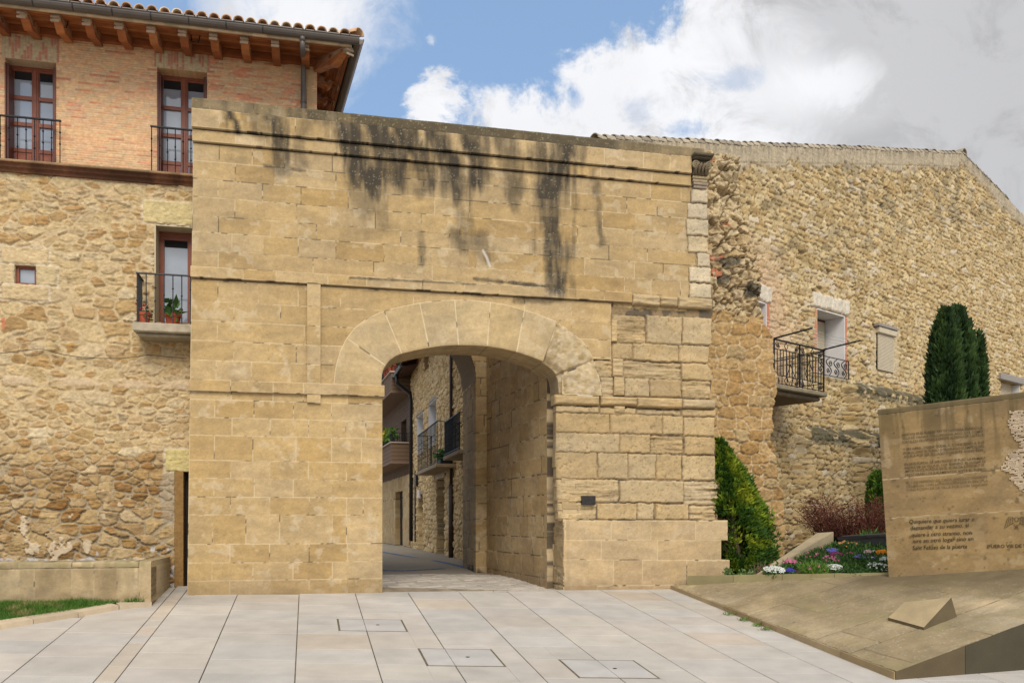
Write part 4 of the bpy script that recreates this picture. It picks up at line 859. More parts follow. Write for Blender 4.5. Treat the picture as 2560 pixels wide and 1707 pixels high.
def slabs(name, rows, q0f, q1f, ln, label, seed, gap=.007):
    m = MB(); g = random.Random(seed)
    for p0, p1 in zip(rows[:-1], rows[1:]):
        q = -22+g.uniform(0, ln); narrow = (p1-p0) < .5; la, lb_ = qlim(p0), qlim(p1)
        while q < 6:
            L = ln*g.uniform(.75, 1.25)*(.8 if narrow else 1); a, b = p0+gap, p1-gap; c, d = q+.003, q+L-.003
            q += L
            if c > min(la, lb_)-.02: break
            mid = GP((a+b)/2, (c+d)/2)
            if mid[1] < 1.0 or not q0f((a+b)/2, (c+d)/2): continue
            col = A3(*g.choice(PVC))*g.uniform(.98, 1.08)
            if narrow and g.random() < .4 or g.random() < .03: col = col*A3(1.0, .94, .87)
            pcs = [(a, b, c, d)]
            for u in COV:      # cut round the covers
                nx = []
                for (A, B, Cc, Dd) in pcs:
                    if B <= u[0] or A >= u[1] or Dd <= u[2] or Cc >= u[3]: nx.append((A, B, Cc, Dd)); continue
                    if A < u[0]: nx.append((A, u[0]-.012, Cc, Dd))
                    if B > u[1]: nx.append((u[1]+.012, B, Cc, Dd))
                    A2, B2 = max(A, u[0]-.012), min(B, u[1]+.012)
                    if Cc < u[2]: nx.append((A2, B2, Cc, u[2]-.012))
                    if Dd > u[3]: nx.append((A2, B2, u[3]+.012, Dd))
                pcs = [x for x in nx if x[1]-x[0] > .02 and x[3]-x[2] > .02]
            for (A, B, Cc, Dd) in pcs:
                DA, DB = min(Dd, qlim(A)), min(Dd, qlim(B)); h = g.uniform(-.0015, .0015); t = .004
                K = [GP(A, Cc, h-t), GP(B, Cc, h-t), GP(B, DB, h-t), GP(A, DA, h-t), GP(A+t, Cc+t, h), GP(B-t, Cc+t, h), GP(B-t, DB-t, h), GP(A+t, DA-t, h), GP(A, Cc, h-.03), GP(B, Cc, h-.03), GP(B, DB, h-.03), GP(A, DA, h-.03)]
                m.add(K, [(4, 5, 6, 7), (0, 1, 5, 4), (1, 2, 6, 5), (2, 3, 7, 6), (3, 0, 4, 7), (8, 9, 1, 0), (9, 10, 2, 1), (10, 11, 3, 2), (11, 8, 0, 3)], col)
    o = m.build(name, M['pave'], None, (0, 14, -.3)); tag(o, label, 'paving', kind='structure')
pA, pB = A3(3.29, 18.1, 0), A3(4.97, 11.3, 0); pC = pB+(A3(7.07, 12, 0)-pB)*3.2
gA, gB = G.pt(-9, 0, -.2), G.pt(14, 0, -.2)
kb = [gpx(*Z3(*p)) for p in ((-220,1560),(0,1490),(240,1452),(560,1400),(850,1348),(1085,1325))]     # outer foot of the lawn kerb
def on_plaza(p, q):
    P = GP(p, q); x, y = P[0], P[1]
    if inpoly(np.array(x), np.array(y), [(pA[0]+.25, pA[1]), (pB[0]+.5, pB[1]+1.2), (pC[0], pC[1]+.5), (14, 19)]): return False
    return not inpoly(np.array(x), np.array(y), [(kb[0][0]-8, kb[0][1]-2.2)]+[(v[0]-.12, v[1]+.25) for v in kb]+[(-12, 17)])
slabs('plaza_paving', rb_, on_plaza, None, .80, 'pale stone slabs laid in rows towards the arch', 170)
CL = ['small stone access cover nearest the left pier of the gateway', 'middle stone access cover in the centre of the paving', 'stone access cover nearest the ramp, right of the other two']
for (p0, p1, q0, q1), lb in zip(COV, CL):
    t = thing('access_cover', GP((p0+p1)/2, (q0+q1)/2), lb, 'access cover', 'access covers in the paving'); b = MB(); pm = min([r for r in rb_ if p0+.1 < r < p1-.1] or [(p0+p1)/2], key=lambda r: abs(r-(p0+p1)/2))
    for a, c in ((p0+.018, pm-.004), (pm+.004, p1-.018)): b.hexa([GP(a, q0+.03, -.03), GP(c, q0+.03, -.03), GP(c, q1-.03, -.03), GP(a, q1-.03, -.03), GP(a, q0+.03, .001), GP(c, q0+.03, .001), GP(c, q1-.03, .001), GP(a, q1-.03, .001)], (.41, .385, .35))
    b.build('stone_lid', M['pave'], t); k = MB(); k.lathe(GP((p0+p1)/2+.1, (q0+q1)/2, .002), [(.028, 0), (.028, .003), (.018, .004)], 12); k.build('lifting_hole', M['iron'], t)
    f = MB(); e = .006
    for a, c, d_, e_ in ((p0-.011, p1+.011, q0-.011, q0+.028), (p0-.011, p1+.011, q1-.028, q1+.011), (p0-.011, p0+.017, q0+.028, q1-.028), (p1-.017, p1+.011, q0+.028, q1-.028)):
        f.hexa([GP(a, d_, -.03), GP(c, d_, -.03), GP(c, e_, -.03), GP(a, e_, -.03), GP(a, d_, -.003), GP(c, d_, -.003), GP(c, e_, -.003), GP(a, e_, -.003)])
    f.build('frame', M['soil'], t)
ins = MB()
for x, y in (Z4(0, 0), Z4(0, 0)): pass
# passage cobbles: rows of setts laid on the skew
ck = MB(); g = random.Random(5); fl, fr2 = G.pt(gs(860), 0, -.12), G.pt(gs(1310), 0, -.12)
sz = lambda Y: -.02+.075*sst(17.5, 21.5, np.array(Y))+.14*sst(21.5, 27.5, np.array(Y))
def g2(X, Y): return float(sz(Y))+(-.035 if Y < 18 else -.035*max(0, (20-Y)/2))
dk = A3(.82, .57, 0); dn = A3(-.57, .82, 0); o0 = A3(-1.6, 16.5, 0)
for i in range(-3, 26):
    b0_ = i*.215; a = -4+g.uniform(0, .3)
    while a < 7:
        L = g.uniform(.30, .52); c = o0+dk*(a+L/2)+dn*(b0_+.1)
        lim = G.P[1]+(c[0]-G.P[0])*G.u[1]/G.u[0]+.36
        if -3.2 < c[0] < 1.05 and lim < c[1] < 21.6:
            e = .013; h = g.uniform(-.009, .009); K = []
            for zz_, ins_ in ((-.06, 0), (-.008, 0), (0, .012)):
                for u, w in ((a+e+ins_, b0_+e+ins_), (a+L-e-ins_, b0_+e+ins_), (a+L-e-ins_, b0_+.215-e-ins_), (a+e+ins_, b0_+.215-e-ins_)):
                    P = o0+dk*u+dn*w; K.append(A3(P[0], P[1], g2(P[0], P[1])+zz_+h))
            ck.add(K, [(8, 9, 10, 11)]+[(k*4+j, k*4+(j+1) % 4, k*4+4+(j+1) % 4, k*4+4+j) for k in range(2) for j in range(4)], A3(.46, .40, .325)*g.uniform(.8, 1.12))
        a += L
th_ = MB()
for k in range(5):
    s0_, s1_ = sJL+.01+(sJR-sJL+.1)*k/5, sJL+(sJR-sJL+.1)*(k+1)/5; P = [G.pt(s0_, 0, -.02), G.pt(s1_, 0, -.02), G.pt(s1_, 0, -.36), G.pt(s0_, 0, -.36)]; zt_ = [gz(P[0][0], P[0][1])+.004, gz(P[1][0], P[1][1])+.004, g2(P[2][0], P[2][1])+.004, g2(P[3][0], P[3][1])+.004]
    th_.hexa([A3(p[0], p[1], -.3) for p in P]+[A3(p[0], p[1], z) for p, z in zip(P, zt_)], A3(.42, .37, .305)*g.uniform(.92, 1.06))
tag(th_.build('threshold', M['pave'], None, G.pt(sJL+1.5, 0, -.2)), 'worn threshold stones between the jambs of the gateway', 'threshold', kind='structure')
o = ck.build('passage_setts', M['cobble'], None, (-.5, 19.5, 0)); tag(o, 'long stone setts laid on the skew through the arch', 'paving', kind='structure')
def strip(name, xs, ys, zo_, m, label, cat):
    X, Y = np.meshgrid(xs, ys); Z_ = np.vectorize(g2)(X, Y)+zo_; V = np.stack([X, Y, Z_], -1).reshape(-1, 3); I = np.arange(len(V)).reshape(X.shape)
    o = mesh_obj(name, V, np.stack([I[:-1, :-1], I[:-1, 1:], I[1:, 1:], I[1:, :-1]], -1).reshape(-1, 4), [], None, m, None, (-1, 25, 0)); return tag(o, label, cat, kind='structure')
strip('passage_bed', np.linspace(-3.3, 1.9, 12), np.linspace(17.55, 21.7, 22), -.055, M['soil'], 'dark bedding under the setts of the passage', 'ground')
strip('street', np.linspace(-14, 3, 30), np.linspace(21.5, 60, 80), -.01, M['street'], 'brown street surface climbing beyond the arch', 'street')
# blue line painted on the street
bl = MB(); pts = []
for a, b in (((290,1320),(380,1337)), ((380,1337),(620,1375)), ((620,1375),(790,1412))): pts = pts or [a]; pts.append(b)
for w, src in ((.10, [(250,1312),(290,1320),(380,1337),(620,1375),(790,1412),(900,1440)]), (.12, [(240,1425),(300,1432),(420,1434),(560,1426),(660,1420)])):
    W3 = []
    for p in src:
        x, y = Z4(*p); r = ray(x, y); lo, hi = 19., 60.
        for _ in range(50):
            md = (lo+hi)/2; P = CAM+r*md; lo, hi = (md, hi) if P[2] > g2(P[0], P[1]) else (lo, md)
        W3.append(CAM+r*lo)
    for a, b in zip(W3[:-1], W3[1:]):
        t = (b-a); t[2] = 0; nn = A3(-t[1], t[0], 0)/np.linalg.norm(t)*w; Q = [a-nn, b-nn, b+nn, a+nn]; bl.add([A3(p[0], p[1], g2(p[0], p[1])-.003) for p in Q], [(0, 1, 2, 3)])
o = bl.build('street_line', M['bluestrip'], None, (-1.5, 23, .1)); tag(o, 'faded blue lines painted across the street', 'marking', kind='structure')

# ================================================================ low garden wall, kerb and lawn on the left
lb = gpx(347, 1391); LW = Fr(lb+A3(0, 0, .0), G.u, G.n); lw = thing('low_wall', LW.pt(-1.5, 0), 'low sandstone retaining wall with a rounded coping beside the lawn', 'wall')
zT = LW.z(180, 1289); zJ = LW.z(180, 1304); s0 = LW.s(-140)-3; zbm = -.45
js = [LW.s(Z3(x, 0)[0]) for x in (138, 245, 513, 672, 833, 990)]
def lwface(S, Z, H, C):
    st = sst(.42, .6, fbm(S*3, Z*.8, 181, 4)); C = mixc(C, np.array([.17, .125, .06]), st*.5*sst(.0, .25, Z-LW.z(180, 1340)+.25)); C = damp(S, Z, C, LW.z(180, 1375), .25); return C
def wall_face(name, fr, s0, s1, z0, z1, rects, seed, parent, d=0.0, depth=.4, post=None, m='stone', pal=[(.34,.245,.125), (.40,.30,.165), (.37,.265,.14)], round_=0, jd=.006):
    ss = axis(s0, s1, .0165); zz = axis(z0, z1, .0165); S, Z, ID, D = rect_blocks(ss, zz, rects, seed=seed); H, C, jm = ashlar(S, Z, ID, D, seed, jw=.007, jd=jd, pal=pal, spots=.5, joint=(.42, .32, .18))
    if post: C = post(S, Z, H, C)
    if round_: H = H-round_*(1-np.sqrt(np.clip(1-(1-np.clip((z1-Z)/round_, 0, 1))**2, 0, 1)))
    return heightmesh(name, fr, ss, zz, H+d, C, np.ones((len(zz)-1, len(ss)-1), bool), M[m], parent, depth=depth)
wall_face('wall_face', LW, s0, 0, zbm, zJ, courses([zJ, zbm], [js], s0, .2), 183, lw, post=lwface, depth=.5)
wall_face('coping', LW, s0, js[-1], zJ+.004, zT, courses([zT, zJ+.004], [js], s0, .2), 185, lw, d=.012, depth=.45, round_=.05, post=lambda S, Z, H, C: mixc(C, np.array([.20, .17, .075]), .55*sst(.3, .6, fbm(S*6, Z*6, 186, 3))))
wall_face('end_block', LW, js[-1]+.005, .0, zbm, zT, [(js[-1]+.005, .05, zbm, zT+.1)], 187, lw, d=.014, depth=1.95, round_=.06, post=lambda S, Z, H, C: mixc(C, np.array([.20, .17, .075]), .5*sst(.25, .0, zT-Z)*fbm(S*8, Z*8, 188, 3)*1.6))
fl_ = MB(); fl_.box(LW, s0, -.05, zbm, zT-.06, -1.9, -.45); fl_.build('soil_fill', M['earth'], lw)
# kerb
kb2 = [gpx(*Z3(*p)) for p in ((-220,1560),(0,1490),(240,1452),(560,1400),(850,1348),(1085,1325))]
kr = MB(); g = random.Random(8)
for i, (a, b) in enumerate(zip(kb2[:-1], kb2[1:])):
    t = b-a; t[2] = 0; t /= np.linalg.norm(t); nn = A3(-t[1], t[0], 0); e = .006
    L = np.linalg.norm(b-a); h = .075; w = .26; c = A3(.47, .37, .245)*g.uniform(.9, 1.08)
    for z_, i0, i1 in (): pass
    A_, B_ = a+t*e, b-t*e
    kr.hexa([A_-A3(0, 0, .05), B_-A3(0, 0, .05), B_+nn*w-A3(0, 0, .05), A_+nn*w-A3(0, 0, .05), A_+A3(0, 0, h)+nn*.012, B_+A3(0, 0, h)+nn*.012, B_+nn*w+A3(0, 0, h+.03), A_+nn*w+A3(0, 0, h+.03)], c)
o = kr.build('kerb', M['stone'], None, kb2[3]); tag(o, 'sandstone kerb edging the lawn', 'kerb', kind='structure')
# lawn
lwp = [(v[0]-.10, v[1]+.20) for v in kb2]+[(LW.pt(-.1, 0, .05)[0], LW.pt(-.1, 0, .05)[1]), (LW.pt(s0, 0, .05)[0], LW.pt(s0, 0, .05)[1])]
def grass():
    n = 150000; xs = RNG.uniform(-11.5, -5.0, n); ys = RNG.uniform(11.0, 15.6, n); k = inpoly(xs, ys, lwp); xs, ys = xs[k], ys[k]
    n = len(xs); zz = gz(xs, ys)+.02+.06*sst(0, 1.0, ys-13.2); h = .075*(.5+1.0*fbm(xs*2.2, ys*2.2, 190, 3))*(.5+RNG.random(n)); az = RNG.uniform(0, 6.28, n); ln = RNG.normal(0, .5, (n, 2)); w = .006
    a = np.stack([xs, ys, zz], -1); e = np.stack([np.cos(az), np.sin(az), 0*az], -1)*w; t = a+np.stack([ln[:, 0]*h, ln[:, 1]*h, h], -1)
    V = np.stack([a-e, a+e, t], 1).reshape(-1, 3); T = np.arange(3*n).reshape(n, 3)
    dry = sst(.56, .66, fbm(xs*1.9+4, ys*1.9, 191, 3)+.15*sst(13.6, 12.4, ys))*(RNG.random(n) < .75); c = gcol(n, (.075, .17, .018), .4); c[:] = c*(1-dry[:, None])+np.array([.30, .25, .09])*dry[:, None]
    o = mesh_obj('lawn_grass', V, [], T, np.repeat(c, 3, 0), M['leaf'], None, (-8, 14, 0)); tag(o, 'short green lawn with a few dry patches', 'grass', kind='stuff')
    xx, yy = zip(*lwp); m = MB(); m.add([A3(x, y, gz(x, y)+.015+.06*float(sst(0, 1.0, np.array(y-13.2)))) for x, y in lwp], [tuple(range(len(lwp)))]); o = m.build('lawn_soil', M['earth'], None, (-8, 14, -.1)); tag(o, 'dark soil under the lawn', 'ground', kind='structure')
grass()

# ================================================================ the street beyond the arch
SH = Fr((-1.5, 27.0, 0), (-.2315, .9728, 0), (-.9728, -.2315, 0))
sh = thing('stone_house', SH.pt(6, 0), 'rubble stone house with two small balconies seen through the arch', 'house')
RB = [(.56,.385,.18), (.62,.455,.24), (.52,.345,.15), (.60,.44,.23), (.48,.315,.14)]
def rubble_face(name, fr, s0, s1, z0, z1, cw, ch, seed, parent, rects=(), amp=.05, step=.03, depth=.4, post=None, pal=RB, mort=(.30,.22,.12), thr=.06, m='rough', shape=None, sharp=.10, **kw):
    br = [b for r in rects for b in r[:2]]; bz = [b for r in rects for b in r[2:]]
    ss = axis(s0, s1, step, br); zz = axis(z0, z1, step, bz); S, Z = np.meshgrid(ss, zz); d, ID, lx, lz = rubble(S, Z, cw, ch, seed, **kw)
    r = rnd(ID, seed+30); r2 = rnd(ID, seed+31); nz = fbm(S*4/cw*.3, Z*4/ch*.25, seed+32, 4); th = thr+.10*(nz-.5)+.10*(fbm(S*16, Z*22, seed+34, 3)-.5)
    e = sst(th-.03, th+sharp, d); C = palette(pal, r)*(1+(nz-.5)*.6)[..., None]; C = mixc(np.zeros(S.shape+(3,))+np.array(mort)*(.75+.5*nz[..., None]), C, sst(th-.02, th+.05, d))
    H = amp*(e*(.55+.6*r)-.5)+e*amp*(lx*(r2-.5)*1.3+lz*(rnd(ID, seed+35)-.6)*1.6)+(nz-.5)*amp*.6*e+(fbm(S*12, Z*16, seed+33, 3)-.5)*amp*.3
    if post: H, C = post(S, Z, H, C, d, ID, r, r2, nz)
    k = holes(ss, zz, rects)
    if shape is not None: mk = shape(S, Z); k &= mk[:-1, :-1] & mk[1:, :-1] & mk[:-1, 1:] & mk[1:, 1:]
    return heightmesh(name, fr, ss, zz, H, C, k, M[m], parent, depth=depth)
def shr(xl, xr, yt, yb, fr=SH): return (fr.s(xr), fr.s(xl), fr.z((xl+xr)/2, yb), fr.z((xl+xr)/2, yt))
wA = shr(985, 1003, 921, 1010); wB = shr(958, 973, 951, 1030); dB = shr(1003, 1022, 1098, 1262); dA = shr(961, 972, 1135, 1255); tw = shr(975, 986, 812, 850)
dB = (dB[0], dB[1], -.1, dB[3]); dA = (dA[0], dA[1], -.1, dA[3])
for w in (): pass
wA = (wA[0], wA[1], wA[2]-.25, wA[3]); wB = (wB[0], wB[1], wA[2], wB[3])
zEv = 7.9; 
rubble_face('rubble_wall', SH, -2.5, 13.6, -.2, zEv+1.2, .30, .18, 201, sh, [wA, wB, dA, dB, tw], amp=.07, warp=.3)
for w in (wA, wB):
    pl = MB(); pl.box(SH, w[1]-.03, w[1]+.0, w[2], w[3], -.38, .012); pl.box(SH, w[0]+.0, w[0]+.03, w[2], w[3], -.38, .012); pl.box(SH, w[0]+.03, w[1]-.03, w[3]-.03, w[3], -.38, .01); pl.build('plaster_reveal', M['plaster'], sh)
for w in (wA, wB): 
    b = MB(); b.box(SH, w[0]+.03, w[1]-.03, w[2], w[3]-.03, -.40, -.34); b.build('window', M['glass'], sh)
for w in (dA, dB):
    b = MB(); b.box(SH, w[0], w[1], w[2], w[3], -.34, -.28); b.build('door', M['door'], sh)
b = MB(); b.box(SH, *tw, -.3, -.25); b.build('window', M['dark'], sh)
for w in (wA, wB, dA, dB): lt = MB(); lt.box(SH, w[0]-.15, w[1]+.15, w[3]+.005, w[3]+.14, -.05, .04, (.25, .17, .10), .01); lt.build('lintel', M['wood'], sh)
rfm = MB(); rfm.add([SH.pt(-2.6, zEv+.3, .75), SH.pt(13.9, zEv+.3, .75), SH.pt(13.9, zEv+1.7, -4), SH.pt(-2.6, zEv+1.7, -4)], [(0, 1, 2, 3)], (.3, .14, .07))
rfm.hexa([SH.pt(10.7, zEv+.05, .7), SH.pt(13.9, zEv+.05, .7), SH.pt(13.9, zEv+.25, 0), SH.pt(10.7, zEv+.25, 0), SH.pt(10.7, zEv+.12, .7), SH.pt(13.9, zEv+.12, .7), SH.pt(13.9, zEv+.32, 0), SH.pt(10.7, zEv+.32, 0)], (.07, .03, .02)); rfm.build('roof', M['tile'], sh)
gg = MB(); half_round(gg, SH.pt(10.7, zEv+.16, .78), SH.pt(13.95, zEv+.16, .78), SH.n, .09); gg.build('gutter', M['darkpipe'], sh)
def small_balcony(x0, x1, ytop, ybot, ov, m, parent, scroll=False, slab=.12):
    a, b = SH.s(x1, ov), SH.s(x0, ov); z0, z1 = SH.z(x1, ybot, ov), SH.z(x1, ytop, ov); s = MB(); s.box(SH, a-.05, b+.05, z0-slab, z0, -.05, ov+.05, (.30, .22, .14), .015); bl_ = s.build('balcony', M['rough'], parent)
    railing('railing', SH, a, b, z0, z1, ov, 16, m, bl_, ret=ov, r=.013)
    return a, b, z0, bl_
a1, b1, z1_, B1 = small_balcony(960, 1004, 967, 1064, .62, 'iron', sh); a2, b2, z2_, B2 = small_balcony(1022, 1056, 946, 1032, .55, 'iron', sh)
bx = MB(); bx.box(SH, a1+.1, a1+.7, z1_+.01, z1_+.16, .2, .5); t = thing('window_box', SH.pt(a1+.4, z1_, .35), 'dark planter of green leaves on the farther small balcony', 'planter'); bx.build('trough', M['iron'], t)
P = np.array([SH.pt(a1+.4+RNG.normal(0, .2), z1_+.2+abs(RNG.normal(0, .12)), .38+RNG.normal(0, .1)) for _ in range(160)]); leaves('foliage', P, .14, gcol(160, (.05, .13, .03)), M['leaf'], t, asp=.7)
for x, m_, y0, y1, lab in ((1036, 'brownpipe', 790, 1285, ''),):
    p = MB(); s = SH.s(x, .09); p.tube([SH.pt(s, 9.0, .09), SH.pt(s, 2.6, .09)], .055, 8); p.tube([SH.pt(s, 2.6, .09), SH.pt(s, .1, .09)], .085, 8); p.build('downpipe', M[m_], sh, smooth=True)
p = MB(); s = SH.s(944, .12); p.tube([SH.pt(s-.05, zEv+.1, .78), SH.pt(s-.05, zEv-.3, .75), SH.pt(s, zEv-.75, .15), SH.pt(s, zEv-1.1, .12), SH.pt(s, .5, .12)], .085, 8); p.build('downpipe', M['darkpipe'], sh, smooth=True)
p = MB(); s = SH.s(953.5, .06); p.tube([SH.pt(s, 3.6, .06), SH.pt(s, .5, .06)], .035, 6); p.build('conduit', M['greyiron'], sh)
bxs = MB(); s = SH.s(956, .1); bxs.box(SH, s-.14, s+.14, SH.z(956, 1118), SH.z(956, 1092), -.02, .14, None, .01); o = bxs.build('meter_box', M['iron'], sh)
bxs = MB(); s = SH.s(959, .1); bxs.box(SH, s-.14, s+.14, SH.z(959, 1145), SH.z(959, 1126), -.02, .10, None, .01); o = bxs.build('meter_box', M['plaster'], sh)
# brick apartment building beyond
BF = Fr((-4.71, 40.4, 0), (-.277, .961, 0), (-.961, -.277, 0)); bh = thing('brick_building', BF.pt(4, .5), 'brown brick apartment block with planted balconies at the end of the street', 'building')
BB = [(.135,.085,.05), (.115,.07,.042), (.155,.10,.06)]
brickwork('brick_wall', BF, 0, 12, 3.6, 12, [(1.2, 2.8, 4.3, 6.3), (1.2, 2.8, 7.6, 9.6)], bh, seed=230, step=.06, pal=BB)
BE = Fr(BF.pt(0, 0, -.0), G.u, G.n); brickwork('end_wall', BE, .02, 3.5, .2, 12, [], bh, seed=233, step=.06, pal=BB)
simple_ashlar('stone_base', BF, 0, 12, .2, 3.6, .45, .8, 235, bh, step=.05, pal=PAS, mask=lambda S, Z: ~((S > 2.0) & (S < 4.4) & (Z < 2.9)), d=.05)
simple_ashlar('stone_base_end', BE, -.06, .6, .2, 3.6, .45, .8, 236, bh, step=.05, pal=PAS, d=.05)
b = MB(); b.box(BF, 2.0, 4.4, .2, 2.9, -.3, -.2); b.build('garage_door', M['dark'], bh)
for z0_ in ((1.33+180*40.2/2000)-.78, (1.33+348*40.2/2000)-.9):
    s = MB(); 
    for k in range(14): s.box(BF, .02+.0, 11, z0_+k*.06, z0_+k*.06+.054, 0, .88, A3(*BB[k % 3])*1.25)
    s.box(BF, -.04, 11, z0_+.845, z0_+.90, -.0, .95, (.42, .34, .26)); s.box(BF, .0, 11, z0_-.1, z0_-.002, -.0, .92, (.2, .13, .09)); bb = s.build('balcony', M['brick'], bh)
    railing('handrail', BF, .0, 10.9, z0_+.9, z0_+1.3, .85, 60, 'iron', bb, ret=.8, r=.012, low=0)
b = MB(); b.box(BF, 1.2, 2.8, 4.3, 6.3, -.4, -.3); b.build('window', M['dark'], bh); b = MB(); b.box(BF, 1.2, 2.8, 7.6, 9.6, -.4, -.3); b.build('window', M['dark'], bh)
zb1 = (1.33+348*40.2/2000)+.01; zb2 = (1.33+180*40.2/2000)+.13
for i, (s_, lab) in enumerate(((.4, 'orange flower pot nearest the corner of the upper brick balcony'), (1.1, 'orange flower pot second from the corner on the upper brick balcony'), (1.9, 'orange flower pot with white blossoms on the upper brick balcony'))):
    pot(BF.pt(s_, zb1, .80), .24, .36, lab, 90, .3, (.06, .13, .03), (.7, .7, .7) if i == 2 else None, 'pots on the upper brick balcony', 5)
t = thing('flower_trough', BF.pt(1.5, zb2, .7), 'trough of yellow flowers along the lower brick balcony', 'planter'); b = MB(); b.box(BF, .6, 3.4, zb2+.005, zb2+.2, .62, .82); b.build('trough', M['iron'], t)
P = np.array([BF.pt(RNG.uniform(.6, 3.4), zb2+.2+abs(RNG.normal(0, .2)), .74+RNG.normal(0, .12)) for _ in range(420)]); leaves('foliage', P, .22, gcol(420, (.09, .17, .02)), M['leaf'], t)
P = np.array([BF.pt(RNG.uniform(1.6, 3.4), zb2+.3+abs(RNG.normal(0, .2)), .82+RNG.normal(0, .1)) for _ in range(160)]); leaves('blossoms', P, .14, np.tile(np.array([[.6, .42, .02]]), (160, 1)), M['petal'], t, asp=1)
# ================================================================ the gabled stone house on the right
GF = Fr((6.64, 22, 0), (.771, .636, 0))
gh = thing('gabled_house', GF.pt(6, 1), 'big rubble stone gable house with iron balcony and roller blinds', 'house')
rl = [GF.px(*p) for p in ((1370,316),(1500,322),(1700,332),(2000,343),(2150,350),(2210,353),(2250,392),(2300,443),(2352,497),(2420,570))]
rl.append((rl[-1][0]+3, rl[-1][1]-1.4)); rs_, rz_ = [p[0] for p in rl], [p[1] for p in rl]
roofz = lambda s: np.interp(s, rs_, rz_)
sR = rl[-1][0]
D1 = (GF.s(1727), GF.s(1760), 4.6, GF.z(1745, 692)); D1 = (D1[1]-1.0, D1[1], 4.5, D1[3])
D2 = (GF.s(1875), GF.s(1940), 5.27, GF.z(1905, 716)); RWN = (GF.s(2012), GF.s(2051), GF.z(2030, 852), GF.z(2030, 768)); RW2 = (GF.s(2297), GF.s(2342), GF.z(2320, 872)-1.3, GF.z(2320, 878))
GP_ = [(.45,.325,.15), (.51,.385,.20), (.41,.28,.12), (.48,.36,.19), (.54,.42,.24), (.37,.245,.10), (.46,.335,.16)]
def gpost(S, Z, H, C, d, ID, r, r2, nz):
    H = H-.04*sst(.10, .02, d); C = C*(1-.25*sst(.10, .03, d))[..., None]
    rz = roofz(S); dn = (rz-Z)
    grey = sst(.90, .95, r2); C = mixc(C, np.array([.54, .45, .32]), grey*.7)
    # black weathering high under the verge and in patches
    wv = fbm(S*.5, Z*.6, 251, 4); k = np.clip(sst(5.0, 1.0, dn)*1.25+sst(6, 3, S)*sst(7.2, 8.5, Z)*.25, 0, 1); bl_ = sst(.54, .72, fbm(S*3, Z*4, 252, 4)+.20*k-.10)*k*(.25+.75*sst(.42, .6, wv))
    C = mixc(C, np.array([.14, .115, .07]), bl_*.5)
    # cement verge
    vb = .46+.35*(fbm(S*1.4, S*0, 253, 4)-.5)*2*.7; v = sst(vb+.12, vb-.08, dn+.25*(fbm(S*6, Z*6, 254, 3)-.5)); st = fbm(S*16, Z*3+S*4, 255, 4)
    step = np.abs(((dn*2.2+S*.16*0) % 1)-.5); C = mixc(C, (np.array([.41, .335, .225])*(.72+.42*st[..., None]+.3*(fbm(S*14, Z*14, 268, 3)[..., None]-.5))), v*.95); H = H*(1-.85*v)+v*(.04+.04*(st-.5))-v*.03*sst(.46, .5, step)
    C = mixc(C, np.array([.19, .165, .12]), sst(.5, .64, fbm(S*9, Z*1.6, 256, 4))*sst(.4, 0, dn)*.75)
    # offsets: the lower walls stand forward, with weathered sloping tops
    for zt, s0, off, a in ((5.25, 3.45, .34, .22), (3.85, 1.15, .30, .22)):
        zt_ = zt+.10*(fbm(S*1.5, S*0+zt, 257, 3)-.5)-.0*S; f = sst(zt_+.02, zt_-a, Z)*sst(s0-.25, s0+.1, S+.3*(fbm(Z*2, Z*0, 258, 3)-.5)); H = H+off*f
        band = sst(zt_+.06, zt_-.02, Z)*sst(zt_-a-.45, zt_-a+.0, Z)*sst(s0-.3, s0+.1, S); C = mixc(C, np.array([.06, .055, .03]), np.clip(band*1.2, 0, 1)*sst(.28, .48, fbm(S*5, Z*6, 259, 4))*.9)
    # orange-pink old render near the balcony and round the openings
    pk = sst(1.9, .6, np.hypot((S+.6)/1.1, (Z-6.0)/1.5)+1.0*(fbm(S*1.6, Z*1.6, 260, 4)-.5)); C = mixc(C, np.array([.53, .36, .22])*(.8+.4*nz[..., None]), pk*.75); H = H*(1-pk*.45)
    for q in (D1, D2):
        e = np.minimum(np.minimum(S-q[0]+.22, q[1]+.22-S), np.minimum(Z-q[3]-.01, q[3]+.44-Z)); t = sst(0, .06, e+.12*(fbm(S*7, Z*7, 261, 3)-.5)); H = H*(1-t)+t*(.03+.05*fbm(S*22, Z*5, 262, 3)); C = mixc(C, np.array([.56, .49, .38])*(.8+.4*fbm(S*18, Z*4, 263, 3)[..., None]), t)
        e = np.minimum(np.minimum(S-q[0]+.11, q[1]+.11-S), np.minimum(q[3]-Z, Z-q[2]-.05)); t = sst(-.02, .02, e+.10*(fbm(S*5, Z*7, 264, 3)-.5)); j = np.abs((Z/.085 % 1)-.5); H = H*(1-t)+t*(.02-.015*sst(.40, .48, j)); C = mixc(C, mixc(np.zeros(S.shape+(3,))+np.array([.50, .19, .10]), np.array([.5, .42, .33]), sst(.38, .46, j)), t*sst(.35, .5, fbm(S*4+9, Z*2, 265, 3)+.1))
    e = np.minimum(np.minimum(S-RWN[0]+.25, RWN[1]+.3-S), np.minimum(Z-RWN[2]+.1, RWN[3]+.1-Z)); t = sst(-.1, .1, e+.2*(fbm(S*4, Z*4, 266, 3)-.5)); C = mixc(C, np.array([.49, .385, .235]), t*.7); H = H*(1-t*.6)
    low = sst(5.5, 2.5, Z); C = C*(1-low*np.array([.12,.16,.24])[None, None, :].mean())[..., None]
    return H, C
